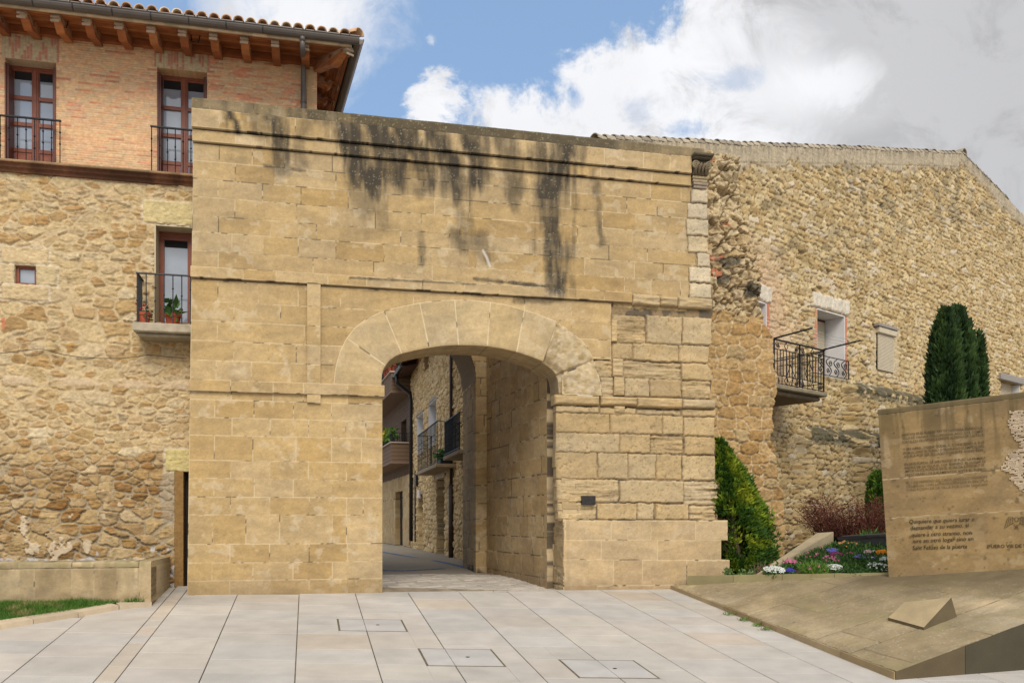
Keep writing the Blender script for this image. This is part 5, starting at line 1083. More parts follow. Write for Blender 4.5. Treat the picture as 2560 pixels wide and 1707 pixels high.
rubble_face('rubble_wall', GF, GF.s(1395), sR, -.2, 14.0, .30, .13, 270, gh, [D1, D2, RWN, RW2], amp=.045, sharp=.05, step=.027, post=gpost, pal=GP_, mort=(.25, .175, .09), thr=.035, shape=lambda S, Z: Z < roofz(S), warp=.13, jx=.48, jz=.17, p=5, size=.32)
tv = MB(); s = rl[0][0]
while s < rl[5][0]+3.6:
    z = roofz(s); sl_ = (roofz(s+.1)-roofz(s-.1))/.2; c = A3(.36, .30, .215)*random.uniform(.65, 1.15); dz = random.uniform(-.01, .02)
    a = GF.pt(s, z-.02+dz, -.08); b = GF.pt(s+.36, z-.02+dz+sl_*.36-.03, -.08); barrel(tv, a, b, GF.n, .14, .12, c)
    barrel(tv, a-GF.n*.26, b-GF.n*.26, GF.n, .13, .11, c*.9); s += .27
rp = GF.pt(rl[5][0], rl[5][1], 0)
tv.add([GF.pt(rl[0][0], rl[0][1]-.03, .02), GF.pt(rl[5][0], rl[5][1]-.03, .02), GF.pt(rl[5][0], rl[5][1]-.03, -9), GF.pt(rl[0][0], rl[0][1]-.03, -9)], [(0, 1, 2, 3)], (.36, .25, .16))
tv.add([GF.pt(rl[5][0], rl[5][1]-.03, .02), GF.pt(sR, rl[-1][1]-.03, .02), GF.pt(sR, rl[-1][1]-.03, -9), GF.pt(rl[5][0], rl[5][1]-.03, -9)], [(0, 1, 2, 3)], (.36, .25, .16))
barrel(tv, GF.pt(rl[5][0]+.02, rl[5][1]+.0, .08), GF.pt(rl[5][0]+.02, rl[5][1]+.02, -.5), GF.u, .17, .16, (.30, .25, .17)); tv.build('roof', M['tile'], gh, smooth=False)
# white plastered reveals
for q in (D1, D2):
    p = MB(); p.box(GF, q[1]-.03, q[1]-.003, q[2], q[3]-.003, -.62, .012); p.box(GF, q[0]+.003, q[0]+.03, q[2], q[3]-.003, -.62, .008); p.box(GF, q[0]+.03, q[1]-.03, q[3]-.03, q[3]-.003, -.62, .01); p.build('plaster_reveal', M['plaster'], gh)
    d = MB(); d.box(GF, q[0]+.03, q[1]-.03, q[2], q[3]-.03, -.64, -.58, None); d.box(GF, q[0]+.03, q[0]+.06, q[2], q[3]-.03, -.58, -.54); w_ = d.build('balcony_door', M['shutter'], gh)
    v = MB(); n = 34
    for k in range(n): zz_ = q[2]+(q[3]-q[2]-.1)*k/n; v.box(GF, q[0]+.09, q[1]-.09, zz_, zz_+(q[3]-q[2])/n*.8, -.575, -.55)
    v.build('roller_blind', M['slat'], w_)
def blind(q, d, lab, hz=1.0, proud=.05):
    v = MB(); n = 26; z0 = q[3]-(q[3]-q[2])*hz
    for k in range(n):
        zz_ = z0+(q[3]-z0)*k/n; v.box(GF, q[0]+.03, q[1]-.03, zz_+.004, zz_+(q[3]-z0)/n-.004, d-.012+.0*k, d+.012)
    o = v.build('roller_blind', M['slat'], gh); return o
blind(RWN, .04, '')
b = MB(); b.box(GF, RWN[0]-.02, RWN[1]+.03, RWN[3]-.02, RWN[3]+.16, -.05, .12, (.50,.42,.30), .02); b.build('blind_box', M['slat'], gh); b = MB(); b.box(GF, RWN[0]-.10, RWN[1]+.05, RWN[3]+.165, RWN[3]+.24, -.1, .15); b.build('lintel_board', M['greywood'], gh)
blind(RW2, -.25, ''); b = MB(); b.box(GF, RW2[0]-.16, RW2[1]+.20, RW2[3]+.003, RW2[3]+.24, -.2, .10, None, .02); b.build('timber_lintel', M['greywood'], gh)
b = MB(); b.box(GF, RW2[1]-.03, RW2[1]-.003, RW2[2], RW2[3]-.003, -.4, .012); b.build('plaster_reveal', M['plaster'], gh)
for q in (RWN, RW2): b = MB(); b.box(GF, q[0], q[1], q[2], q[3], -.45, -.4); b.build('window', M['dark'], gh)
# the iron balcony
pR = A3(7.54, 21.06, 0); BO = np.dot(pR-GF.P, GF.n); bs1 = np.dot(pR-GF.P, GF.u); bs0 = bs1-2.07; zB0, zB1 = 4.49, 5.49
sb = MB(); sb.box(GF, bs0-.1, bs1+.06, zB0-.12, zB0-.02, -.05, BO+.06, (.20, .165, .105), .02); sb.box(GF, bs0, bs1, zB0-.22, zB0-.118, -.05, BO-.1, (.17, .13, .08), .03); balc = sb.build('balcony', M['cement'], gh)
def scroll(m, fr, s, z, d, r, sg, turns=1.4, r0=.009, vert=1):
    pts = []
    for k in range(18):
        w = k/17*turns*2*math.pi; rr = r*(1-.72*k/17); pts.append(fr.pt(s+sg*(r-rr*math.cos(w)), z+vert*rr*math.sin(w), d))
    m.tube(pts, r0, 5)
rg = MB(); A_ = dict(fr=GF)
rg.box(GF, bs0, bs1+.02, zB1-.012, zB1+.012, BO-.03, BO+.03, None)
for z in (zB1-.21, zB0+.20, zB0+.015): rg.box(GF, bs0, bs1, z-.008, z+.008, BO-.01, BO+.01)
n = 17
for k in range(n+1): s = bs0+(bs1-bs0)*k/n; rg.tube([GF.pt(s, zB0+.2, BO), GF.pt(s, zB1-.21, BO)], .0115, 5)
for s in (bs0, (bs0+bs1)/2, bs1): rg.box(GF, s-.014, s+.014, zB0, zB1, BO-.014, BO+.014)
for zc_, h in ((zB1-.11, .19), (zB0+.10, .19)):
    for c in (bs0+.02, (bs0+bs1)/2, bs1-.02):
        for sg in (-1, 1):
            if bs0-.05 < c+sg*.1 < bs1+.05: scroll(rg, GF, c+sg*.03, zc_+.0, BO, .075, sg); scroll(rg, GF, c+sg*.20, zc_-.02, BO, .05, -sg, vert=-1)
    for c in (bs0+.48, bs1-.5):
        P = [(c-.07, zc_), (c, zc_+.085), (c+.07, zc_), (c, zc_-.085), (c-.07, zc_)]; rg.tube([GF.pt(a, b, BO) for a, b in P], .010, 5)
# the two returns, with lozenges
for s in (bs1,):
    for z in (zB1-.005, zB1-.21, zB0+.2, zB0+.015): rg.tube([GF.pt(s, z, .02), GF.pt(s, z, BO)], .011, 5)
    for k in range(1, 9): d = BO*k/9; rg.tube([GF.pt(s, zB0+.02, d), GF.pt(s, zB1-.01, d)], .010, 5)
    for c in (BO*.3, BO*.7):
        rg.tube([GF.pt(s, zB0+.5+.2*a, c+.11*b) for a, b in ((1.4, 0), (0, 1), (-1.4, 0), (0, -1), (1.4, 0))], .011, 5)
rg.build('railing', M['iron'], balc)
ar = MB()
for s in (bs0+.02, bs1-.01): ar = MB(); ar.tube([GF.pt(s, zB1+.02, BO-.02), GF.pt(s+.12, zB1+.12, BO+.88)], .020, 6); arm = ar.build('clothes_line_arm', M['iron'], balc)
ar = MB(); ar.tube([GF.pt(bs1, zB1-.03, BO), GF.pt(bs1-1.35, zB1-.36, BO-.6)], .014, 5); ar.build('brace', M['iron'], balc)
wr = MB()
for k in range(5): d = BO+.15+.17*k; wr.tube([GF.pt(bs0+.02+.02*k, zB1+.03+.019*k, d), GF.pt((bs0+bs1)/2+.05, zB1-.01+.019*k, d), GF.pt(bs1-.01+.02*k, zB1+.03+.019*k, d)], .0035, 4)
wr.build('clothes_line', M['wire'], arm)
ju = MB(); a0, a1 = D2[0]-.02, D2[1]+.06; jz0, jz1 = D2[2]+.01, D2[2]+.52; dj = .09
ju.box(GF, a0-.25, a1, jz1-.012, jz1+.008, dj-.012, dj+.012); ju.box(GF, a0-.25, a1, jz0, jz0+.015, dj-.012, dj+.012); ju.box(GF, a1-.02, a1, jz0, jz1, dj-.012, dj+.012); ju.box(GF, a1-.02, a1, jz1-.012, jz1+.008, 0, dj)
for k in range(4):
    c = a0+.12+(a1-a0-.2)*k/3.4
    pts = [GF.pt(c+.17*math.sin(t*math.pi*2)*(.5+.5*t), jz0+.02+.46*t, dj) for t in np.linspace(0, 1, 16)]; ju.tube(pts, .014, 5); scroll(ju, GF, c-.02, jz0+.33, dj, .085, 1, 1.3, .013); scroll(ju, GF, c+.02, jz0+.15, dj, .075, -1, 1.3, .013, -1)
ju.build('window_guard', M['iron'], gh)

# ================================================================ the broken end of the old wall
rA_, rB_ = A3(4.38, 19.25, 0), A3(6.12, 19.62, 0); RF = Fr(rA_, rB_-rA_)
ru = thing('ruined_wall', RF.pt(1.5, 0), 'ragged broken end of an old wall between the gateway and gable house', 'wall')
RPX = [(1560,343),(1640,349),(1690,366),(1702,400),(1706,450),(1714,520),(1724,560),(1738,640),(1740,690),(1748,740),(1765,765),(1776,800),(1779,930),(1772,960),(1776,1040),(1790,1100),(1798,1200),(1804,1320),(1560,1330)]
RPS = [RF.px(*p) for p in RPX]; zRu = RF.z(1700, 725); z6 = RF.z(1680, 620)
def ruin():
    ss = axis(-.75, 2.6, .02); zz = axis(-.3, 10.6, .022); S, Z = np.meshgrid(ss, zz)
    d1, I1, lx1, lz1 = rubble(S, Z, .23, .16, 281, jx=.5, jz=.5, p=2.6, warp=.35, size=.6); d2, I2, lx2, lz2 = rubble(S, Z, .38, .26, 283, jx=.35, jz=.2, p=4, warp=.16, size=.2)
    up_ = sst(zRu-.2, zRu+.3, Z+.5*(fbm(S*1.5, Z*1.5, 284, 3)-.5)); hi = up_ > .5; d = np.where(hi, d1, d2); ID = np.where(hi, I1, I2+3); r = rnd(ID, 285); r2 = rnd(ID, 286); nz = fbm(S*14, Z*14, 287, 5); nf = fbm(S*28, Z*30, 295, 3)-.5; d = d+(.04+.10*up_)*nf+(.04+.06*up_)*(nz-.5)
    e = sst(.02, .14, d); Cu = palette([(.43,.32,.17), (.48,.38,.23), (.37,.26,.125), (.46,.35,.21)], r); Cl = palette([(.34,.205,.078), (.39,.255,.11), (.31,.178,.06), (.37,.265,.13)], r)
    C = np.where(hi[..., None], Cu, Cl)*(1+(nz-.5)*.6)[..., None]
    mo = np.where(hi[..., None], np.array([.40,.30,.175]), np.array([.50,.385,.235])); C = mixc(mo*(.8+.4*nz[..., None]), C, sst(.02, .08, d))*(1+nf[..., None]*.4)
    C = np.where(((r2 > .975) & hi & (nz > .4))[..., None], np.array([.44,.17,.09]), C)
    # black lichen on the two jutting courses
    for (x, y, w, h) in ((1662,606,50,22),(1650,650,24,20),(1722,672,22,24)):
        c = RF.px(x, y); k = sst(1.25, .75, np.hypot((S-c[0])/(w*.0098*.95), (Z-c[1])/(h*.0098*.8))+2.2*(fbm(S*5, Z*5, 288, 4)-.5)+.25); C = mixc(C, np.array([.075,.065,.045]), k*.85)
    base_ = .20*(fbm(S*1.3, Z*1.3, 289, 3)-.5)*(1+1.2*up_)
    bul = .30*sst(z6+.9, z6-.1, Z)*sst(2.6, .6, S)                  # lower stones jut out
    H = base_*.8+bul*.45+e*(.045+.07*up_)*(.4+r)+(nz-.5)*.09*(.5+up_)+nf*.03+(fbm(S*4, Z*4, 290, 4)-.5)*(.06+.16*up_)-.05*(1-e)*up_
    # the hollow torn into the upper part
    H = H-.18*up_*sst(.5, .75, fbm(S*.9+3, Z*.8, 292, 3))
    sx = S+.16*(fbm(S*2.2, Z*2.2, 293, 4)-.5)*2; mk = inpoly(sx, Z+.1*(fbm(S*3, Z*2, 294, 3)-.5), RPS)
    heightmesh('masonry', RF, ss, zz, H, C, mk[:-1, :-1] & mk[1:, :-1] & mk[:-1, 1:] & mk[1:, 1:], M['rough'], ru, depth=2.4)
ruin()

# ================================================================ ramp slab, wedge, monument
nP = np.cross(A3(1, 0, .2127), A3(0, 1, .148)); nP /= np.linalg.norm(nP)
zP = lambda X, Y: -3.33+.2127*X+.148*Y
pt_ = lambda v: A3(v[0], v[1], zP(v[0], v[1]))
PA, PB, PC = pt_((3.29, 18.05)), pt_((4.97, 11.3)), pt_((7.07, 12.0)); uu = PC-PB; uu /= np.linalg.norm(uu); vv = np.cross(nP, uu); PF = Fr(PB, uu, nP, vv)
loc2 = lambda P: (np.dot(P-PF.P, PF.u), np.dot(P-PF.P, PF.up))
PD, PE = pt_((9.5, 17.9)), pt_(pB+ (A3(7.07, 12, 0)-pB)*2.6)
poly = [loc2(pt_(p)) for p in ((3.29, 18.05), (4.97, 11.3), (PE[0], PE[1]), (9.8, 13.7), (6.85, 15.62))]
rmp = thing('stone_ramp', PB, 'sloping triangular platform of weathered brown sandstone slabs', 'platform')
def ramp():
    ss = axis(-.1, max(p[0] for p in poly)+.1, .03); ss = axis(min(p[0] for p in poly)-.05, max(p[0] for p in poly)+.05, .025); zz = axis(-.05, max(p[1] for p in poly)+.05, .025)
    S, Z, ID, D = rect_blocks(ss, zz, auto_courses(ss[0], ss[-1], 0, zz[-1], .95, 1.55, 300), seed=300)
    H, C, jm = ashlar(S, Z, ID, D, 301, jw=.006, jd=.006, joint=(.23, .175, .10), dark_joint=.35, pal=[(.38,.295,.175), (.355,.27,.152), (.40,.315,.195)], spots=.4, tilt=.002)
    k = sst(.42, .66, fbm(S*.7, Z*.7, 303, 4)+.25*sst(1.2, 3.8, S+.25*Z)-.02); C = mixc(C, np.array([.17, .125, .06]), k*.55)
    C = mixc(C, np.array([.46, .42, .31]), .35*sst(.74, .78, fbm(S*30, Z*30, 304, 2))*sst(.1, .5, k+.2))
    C = mixc(C, np.array([.24, .195, .09]), .5*sst(.55, .68, fbm(S*2.5, Z*2.5, 305, 4))); q0, q1 = loc2(pt_((6.7, 15.3))), loc2(pt_((9.2, 13.7))); dm = segd(S, Z, [q0, q1]); C = mixc(C, np.array([.095, .07, .034]), .75*sst(1.5, .1, dm+1.3*(fbm(S*1.3, Z*1.3, 308, 4)-.5)))
    mk = inpoly(S, Z, poly); H = H+(fbm(S*1.5, Z*1.5, 306, 3)-.5)*.012
    heightmesh('slab_top', PF, ss, zz, H, C, mk[:-1, :-1] & mk[1:, :-1] & mk[:-1, 1:] & mk[1:, 1:], M['mono'], rmp, depth=.06, smooth=False)
ramp()
def skirt(a, b, name, n, cols, drop=1.0, out=.0, th=.05):
    m = MB(); d = (b-a); t = d.copy(); t[2] = 0; t /= np.linalg.norm(t); o = A3(t[1], -t[0], 0)
    for k in range(n):
        p, q = a+d*(k/n)+t*.004, a+d*((k+1)/n)-t*.004; c = A3(*cols[k % len(cols)]); zb_ = min(gz(p[0], p[1]), gz(q[0], q[1]))-.1
        pb, qb = p.copy(), q.copy(); pb[2] = qb[2] = zb_; m.hexa([pb+o*out, qb+o*out, qb-o*th, pb-o*th, p+o*out-A3(0, 0, .004), q+o*out-A3(0, 0, .004), q-o*th-A3(0, 0, .004), p-o*th-A3(0, 0, .004)], c)
    return m.build(name, M['mono'], rmp)
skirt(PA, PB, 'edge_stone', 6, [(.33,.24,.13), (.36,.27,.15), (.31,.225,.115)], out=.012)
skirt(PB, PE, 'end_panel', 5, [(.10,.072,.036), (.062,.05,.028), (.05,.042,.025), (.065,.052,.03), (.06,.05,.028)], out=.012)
def plane_pt(x, y):
    r = ray(x, y); t = (CAM[2]+3.33)/(-r[2]+.2127*r[0]+.148*r[1]); return CAM+r*t
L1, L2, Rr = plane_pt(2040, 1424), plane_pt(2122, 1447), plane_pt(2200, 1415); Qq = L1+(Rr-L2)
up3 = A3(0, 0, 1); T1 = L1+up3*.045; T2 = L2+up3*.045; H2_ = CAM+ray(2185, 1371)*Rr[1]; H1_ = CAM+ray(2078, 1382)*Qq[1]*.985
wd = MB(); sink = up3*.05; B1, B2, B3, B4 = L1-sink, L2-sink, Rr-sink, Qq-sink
for f_, c_ in (((T1, T2, H2_, H1_), (.37, .28, .155)), ((B1, B2, T2, T1), (.11, .08, .04)), ((B2, B3, H2_, T2), (.10, .075, .038)), ((B3, B4, H1_, H2_), (.2, .15, .08)), ((B4, B1, T1, H1_), (.25, .19, .1))): wd.add(f_, [(0, 1, 2, 3)], c_)  # tone set per face: shade put into the colour along with stain
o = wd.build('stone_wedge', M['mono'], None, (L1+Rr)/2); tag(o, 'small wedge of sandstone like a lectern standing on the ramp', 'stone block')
# --- inscribed monument, tilted in its own plane
mu = A3(.84, -.539, .061); mu /= np.linalg.norm(mu); mn = A3(-.539, -.84, 0); mn /= np.linalg.norm(mn); mup = np.cross(mn, mu)
if mup[2] < 0: mup = -mup
MF = Fr((6.707, 15.4, .3675), mu, mn, mup)
mo_ = thing('inscribed_monument', MF.P, 'leaning sandstone slab carved with inscriptions and a pale eagle relief', 'monument')
tl = MF.px(2019, 940); bl0 = MF.px(2047, 1325); mS1 = 3.3; mH = tl[1]; zc1 = MF.px(*ZM(60, 240))[1]; zj1 = MF.px(*ZM(90, 748))[1]; zj2 = MF.px(*ZM(115, 1050))[1]
lean = lambda Z: tl[0]*(Z/mH)+bl0[0]*(1-Z/mH)
def mpost(S, Z, H, C):
    st = sst(.46, .62, fbm(S*9, Z*.7, 321, 4))*sst(mH-1.35, mH-.2, Z+.4*(fbm(S*3, Z*0, 322, 3)-.5)); C = mixc(C, np.array([.085, .058, .022]), st*.62)
    C = mixc(C, np.array([.12, .085, .035]), .6*sst(mH-.35, mH-.1, Z)*fbm(S*4, Z*2, 323, 3)*1.5); C = mixc(C, np.array([.36, .26, .135]), .3*sst(.64, .68, fbm(S*3+8, Z*5, 324, 3))*(Z < mH-.5)); C = damp(S, Z, C, 0, .22)
    C = mixc(C, np.array([.08, .055, .025]), sst(.78, .81, fbm(S*17, Z*17, 325, 2))*.6); return C
MPAL = [(.245,.160,.068), (.26,.171,.074)]
wall_face('slab_face', MF, min(tl[0], 0)-.02, mS1, -.25, zc1, courses([zc1, zj1, zj2, -.25], [[], [], []], -1, mS1+1), 327, mo_, depth=.45, post=mpost, pal=MPAL, m='mono', jd=.003)
def mtop(S, Z, H, C): return mixc(mpost(S, Z, H, C), np.array([.09, .068, .03]), .55+.3*fbm(S*5, Z*5, 328, 3))
wall_face('coping', MF, min(tl[0], 0)-.025, mS1, zc1+.003, mH, [(-1, 9, zc1-.02, mH+.05)], 329, mo_, d=.004, depth=.46, post=mtop, pal=MPAL, m='mono', round_=.03)
def text_line(txt, x0, y0, x1, y1, hpx, m, name='inscription', d=.012, shear=0, bold=0.0, zf=ZM, ex=.004):
    a = MF.px(*zf(x0, y0)); b = MF.px(*zf(x1, y1)); c = bpy.data.curves.new(name, 'FONT'); c.body = txt; c.size = 1.0; c.extrude = 0; c.shear = shear; c.resolution_u = 2; c.offset = bold
    o = bpy.data.objects.new(name, c); COL.objects.link(o); bpy.context.view_layer.update(); w = o.dimensions.x or 1.0
    W = math.hypot(b[0]-a[0], b[1]-a[1]); ang = math.atan2(b[1]-a[1], b[0]-a[0]); h = hpx*.91875/3.1368*.0072; me = bpy.data.meshes.new_from_object(o)
    bpy.data.objects.remove(o); n = len(me.vertices); co = np.zeros(n*3); me.vertices.foreach_get('co', co); co = co.reshape(-1, 3)
    X = np.clip(co[:, 0], -.05, w+.05)*W/w; Y = np.clip(co[:, 1], -.26, .95)*h/.7; s = a[0]+X*math.cos(ang)-Y*math.sin(ang); z = a[1]+X*math.sin(ang)+Y*math.cos(ang)
    P = MF.pts(s, z, np.full(n, d))-base(mo_); me.vertices.foreach_set('co', P.ravel()); me.update(); me.materials.append(m); ob = bpy.data.objects.new(name, me); COL.objects.link(ob); ob.parent = mo_
    return ob
UP = ["SANCHO VII EL FUERTE, REY DE NAVARRA, FUNDÓ LA", "VILLA DE VIANA A PRINCIPIOS DEL AÑO 1219, COMO", "FORTALEZA FRONTERIZA FRENTE AL REINO DE CASTILLA.",
      "Y EN ABRIL, DESDE TUDELA, CONCEDIÓ A SUS", "POBLADORES EL FUERO O PRIVILEGIO LLAMADO DEL", "AGUILA POR SER SELLADO CON ESTE SIGNO REAL.",
      "EN ESTE PORTAL DE SAN FELICES SE PUSO LA PRIMERA", "PIEDRA DE LA VILLA EL 1 DE FEBRERO. EL LUGAR ES", "IMPORTANTE PORQUE EN ÉL SE HACÍA JUSTICIA Y SE", "PRESTABAN LOS JURAMENTOS ANTE EL FUERO.",
      "EL 1 DE FEBRERO DE CADA AÑO LOS VIANESES", "CELEBRAN CON LA PROCESIÓN DE PUEBLO LA", "FUNDACIÓN DE LA VILLA POR DON SANCHO."]
LX = [235,237,237,245,248,250,255,258,260,262,270,272,272]; RX = [865,870,878,880,882,885,890,890,880,898,905,910,912]; LY = [406,436,466,520,550,577,638,667,693,722,782,810,838]; RY = [350,378,404,465,493,522,586,614,642,674,734,764,793]
for i, t in enumerate(UP): text_line(t, LX[i], LY[i], RX[i], RY[i], 21, M['worn'] if i > 9 else M['faint'], bold=.004)
LOW = ["Quiquiere que quiera iurar o", "demandar a su vezino, si", "quiere a otro stranno, non", "iure en otro logar sino en", "Sant Felizes de la puerta"]
for i, (t, a, b, c, d) in enumerate(zip(LOW, (290,300,308,318,318), (1092,1142,1196,1244,1298), (802,758,780,795,745), (1072,1118,1176,1224,1284))): text_line(t, a, b, c, d, 34, M['cut_shade'], shear=.15, bold=.004)
text_line("(FUERO VIII DE VIANA)", 900, 1283, 1325, 1276, 27, M['cut_shade'], bold=.008)
rel = MB(); g = random.Random(11); EP = [(1075,210),(1420,195),(1440,640),(1300,800),(1185,845),(1080,740),(1125,695),(1020,692),(1003,640),(1065,600),(1048,560),(1150,510),(1178,450),(1120,435),(1070,350),(1060,300),(1095,270)]
i = 0
for zx in range(1000, 1440, 13):
    for zy in range(195, 850, 12):
        cx_0, cy_0 = zx+5+g.uniform(-9, 9), zy+5+g.uniform(-9, 9)
        if inpoly(np.array(cx_0), np.array(cy_0), EP) and g.random() > .24:
            a = MF.px(*ZM(zx, zy+12)); b = MF.px(*ZM(zx+13, zy)); w = b[0]-a[0]; h = g.uniform(.0, .010)
            w *= g.choice((1, 1, 2, 3)); h += .0006*((zx//13+zy//12) % 5)
            rel.box(MF, a[0], a[0]+w-.0005, a[1]-.0, a[1]+(b[1]-a[1])*1.0, -.01, .010+h, A3(.43, .33, .22)*g.uniform(.85, 1.15))
rel.build('eagle_relief', M['mono'], mo_)
em = MB()
def mline(pts, r=.0035): em.tube([MF.pt(*MF.px(*ZM(*p)), .013) for p in pts], r, 4)
for sx in (1, -1):
    cxm = 1135; f = lambda x, y: (cxm+sx*(x), y)
    mline([f(-8,1075), f(-18,1050), f(-40,1038), f(-62,1042), f(-78,1062), f(-82,1090), f(-95,1128), f(-70,1112), f(-45,1095), f(-20,1088)]); mline([f(-60,1050), f(-66,1080), f(-72,1110)]); mline([f(-45,1046), f(-50,1075), f(-52,1098)]); mline([f(-30,1046), f(-32,1070), f(-30,1090)]); mline([f(-2,1040), f(-14,1048), f(-12,1068), f(0,1076)]); mline([f(-20,1095), f(-8,1120), f(-16,1140)]); mline([f(-4,1100), f(-5,1130)])
em.build('carved_eagle', M['faint'], mo_)

# ================================================================ planting bed
at = lambda zx, zy, Y: CAM+ray(*ZF(zx, zy))*Y
kL, kR = CAM+ray(1579, 1335)*17.75, CAM+ray(2046, 1329)*15.55
kd = kR-kL; kn = A3(-kd[1], kd[0], 0); kn /= np.linalg.norm(kn)
kc = MB(); g = random.Random(3)
for k in range(4):
    p, q = kL+kd*(k/4), kL+kd*((k+1)/4-.002); hh = .115; c = A3(.25, .21, .10)*g.uniform(.85, 1.15); kc.hexa([p-up3*.15, q-up3*.15, q+kn*.16-up3*.15, p+kn*.16-up3*.15, p+up3*hh, q+up3*hh, q+kn*.16+up3*hh, p+kn*.16+up3*hh], c)
o = kc.build('bed_kerb', M['mono'], None, (kL+kR)/2); tag(o, 'low mossy stone kerb along the front of the flower bed', 'kerb')
bm = MB(); tq = [at(780,665,17.1), at(860,655,16.95), at(1612,205,19.5), at(1440,215,19.7)]; bm.hexa([p-up3*.4 for p in tq]+tq, (.38, .30, .18)); o = bm.build('sloping_border', M['mono'], None, (tq[0]+tq[2])/2); tag(o, 'broad sloping stone border rising beside the flower bed', 'border')
tr = MB(); ta, tb_ = at(1650, 285, 19.45), at(2260, 250, 18.1); dd = tb_-ta; nn_ = A3(-dd[1], dd[0], 0); nn_ /= np.linalg.norm(nn_); tr.hexa([ta-up3*.0, tb_-up3*.0, tb_+nn_*.12, ta+nn_*.12, ta+up3*.06, tb_+up3*.06, tb_+nn_*.25+up3*.09, ta+nn_*.25+up3*.09]); tr.hexa([ta-up3*.6+nn_*.03, tb_-up3*.6+nn_*.03, tb_-up3*.6+nn_*.1, ta-up3*.6+nn_*.1, ta-up3*.003+nn_*.03, tb_-up3*.003+nn_*.03, tb_-up3*.003+nn_*.1, ta-up3*.003+nn_*.1]); o = tr.build('bed_edging', M['blackmetal'], None, ta); tag(o, 'dark metal edging across the back of the flower bed', 'edging')
Fa, Fb, Fc = at(860,655,17.0), at(2240,655,15.65), at(1640,360,19.3); bn = np.cross(Fb-Fa, Fc-Fa); bn /= np.linalg.norm(bn)
def bed(zx, zy): r = ray(*ZF(zx, zy)); t = np.dot(Fa-CAM, bn)/np.dot(r, bn); return CAM+r*t
so = MB(); so.add([Fa-up3*.02, Fb-up3*.02, bed(2300, 330), bed(1640, 300), Fc-(Fb-Fa)*.12], [(0, 1, 2, 3, 4)]); o = so.build('bed_soil', M['earth'], None, Fa); tag(o, 'dark soil of the flower bed', 'ground', kind='structure')
s2 = MB(); s2.add([A3(4.2, 18.4, .02), A3(5.5, 17.2, .12), tq[0]-up3*.12, tq[3]-up3*.25, A3(6.95, 22.2, .55), A3(4.9, 20.2, .2)], [(0, 1, 2, 3, 4, 5)], (1, 1, 1)); s2.add([tq[2]-up3*.1, at(2260, 250, 18.1), A3(12, 17, 1.0), A3(20, 31, 1.3), A3(8.4, 23.6, 1.05), A3(6.9, 22.1, .6), tq[3]-up3*.15], [(0, 1, 2, 3, 4, 5, 6)], (1, 1, 1)); o = s2.build('garden_ground', M['earth'], None, (7, 20, .5)); tag(o, 'garden soil below the gable house', 'ground', kind='structure')
GRN = {'dark': (.035, .085, .014), 'mid': (.06, .13, .02), 'bright': (.11, .20, .025), 'olive': (.09, .12, .03)}
def clump(zx, zy, w, h, label, green, nl, flower=None, nf=0, fs_=.022, blade=False, var=None, kind='flower_clump', cat='flowers', lf=.065):
    c = bed(zx, zy+h*.5); R_ = w*.00186*.5*c[1]/17; Hh = h*.00186*c[1]/17*.85; c = c+kn*R_*.55; nf = int(nf*(1.6 if fs_ < .02 else 2.6)); t = thing(kind, c, label, cat)
    a = RNG.uniform(0, 6.28, nl); rr = R_*np.sqrt(RNG.random(nl)); zz_ = Hh*(.15+.75*RNG.random(nl))*np.sqrt(np.clip(1-(rr/R_)**2*.75, 0, 1))
    P = c+np.stack([rr*np.cos(a), rr*np.sin(a)*1.1, zz_*.8+(rr*np.sin(a))*.22], -1)
    leaves('foliage', P, lf*(2.3 if blade else 1), gcol(nl, GRN[green], .45), M['leaf'], t, up=1.3 if blade else .5, asp=.10 if blade else .55)
    if flower:
        a = RNG.uniform(0, 6.28, nf); rr = R_*.92*np.sqrt(RNG.random(nf)); P = c+np.stack([rr*np.cos(a), rr*np.sin(a)*1.05, Hh*(.85+.3*RNG.random(nf))*np.sqrt(np.clip(1-(rr/R_)**2*.6, 0, 1))+rr*np.sin(a)*.22], -1)
        col = np.array([flower[k % len(flower)] for k in range(nf)])*(.85+.25*RNG.random((nf, 1))); V = []; Cc = []; T = []
        for p, cc in zip(P, col):
            nrm = A3(RNG.normal(0, .35), -1+RNG.normal(0, .4), .7+RNG.normal(0, .3)); nrm /= np.linalg.norm(nrm); e = np.cross(nrm, A3(.3, .2, 1)); e /= np.linalg.norm(e); f = np.cross(nrm, e); s = fs_*RNG.uniform(.7, 1.3); k0 = len(V); V.append(p); Cc.append(cc*.7+A3(.1, .08, 0))
            for k in range(10): w_ = 2*math.pi*k/10; q = s*(1 if k % 2 else .62); V.append(p+q*(e*math.cos(w_)+f*math.sin(w_))+nrm*s*.3); Cc.append(cc)
            T += [(k0, k0+1+k, k0+1+(k+1) % 10) for k in range(10)]
        mesh_obj('blossoms', V, [], T, Cc, M['petal'], t)
    return t
WH, PK, MG, BL, VI, OR_, PW = (.78,.78,.74), (.66,.16,.33), (.30,.02,.17), (.14,.15,.58), (.16,.08,.34), (.75,.26,.015), (.72,.5,.55)
n = 5200; u_, v_ = RNG.random(n), .06+.94*RNG.random(n)**1.1; Q0, Q1, Q2, Q3 = Fa, Fb, bed(2300, 330), bed(1650, 300)
P = (Q0*(1-u_)[:, None]+Q1*u_[:, None])*(1-v_)[:, None]+(Q3*(1-u_)[:, None]+Q2*u_[:, None])*v_[:, None]; k_g = fbm(P[:, 0]*4, P[:, 1]*4, 341, 3) > .40; P = P[k_g]; P[:, 2] += .05*RNG.random(len(P))
o = leaves('bed_greenery', P, .10, gcol(len(P), (.05, .115, .018), .5), M['leaf'], None, Fa, up=1.0, asp=.3); tag(o, 'low green leaves covering the soil of the flower bed', 'ground cover', kind='stuff')
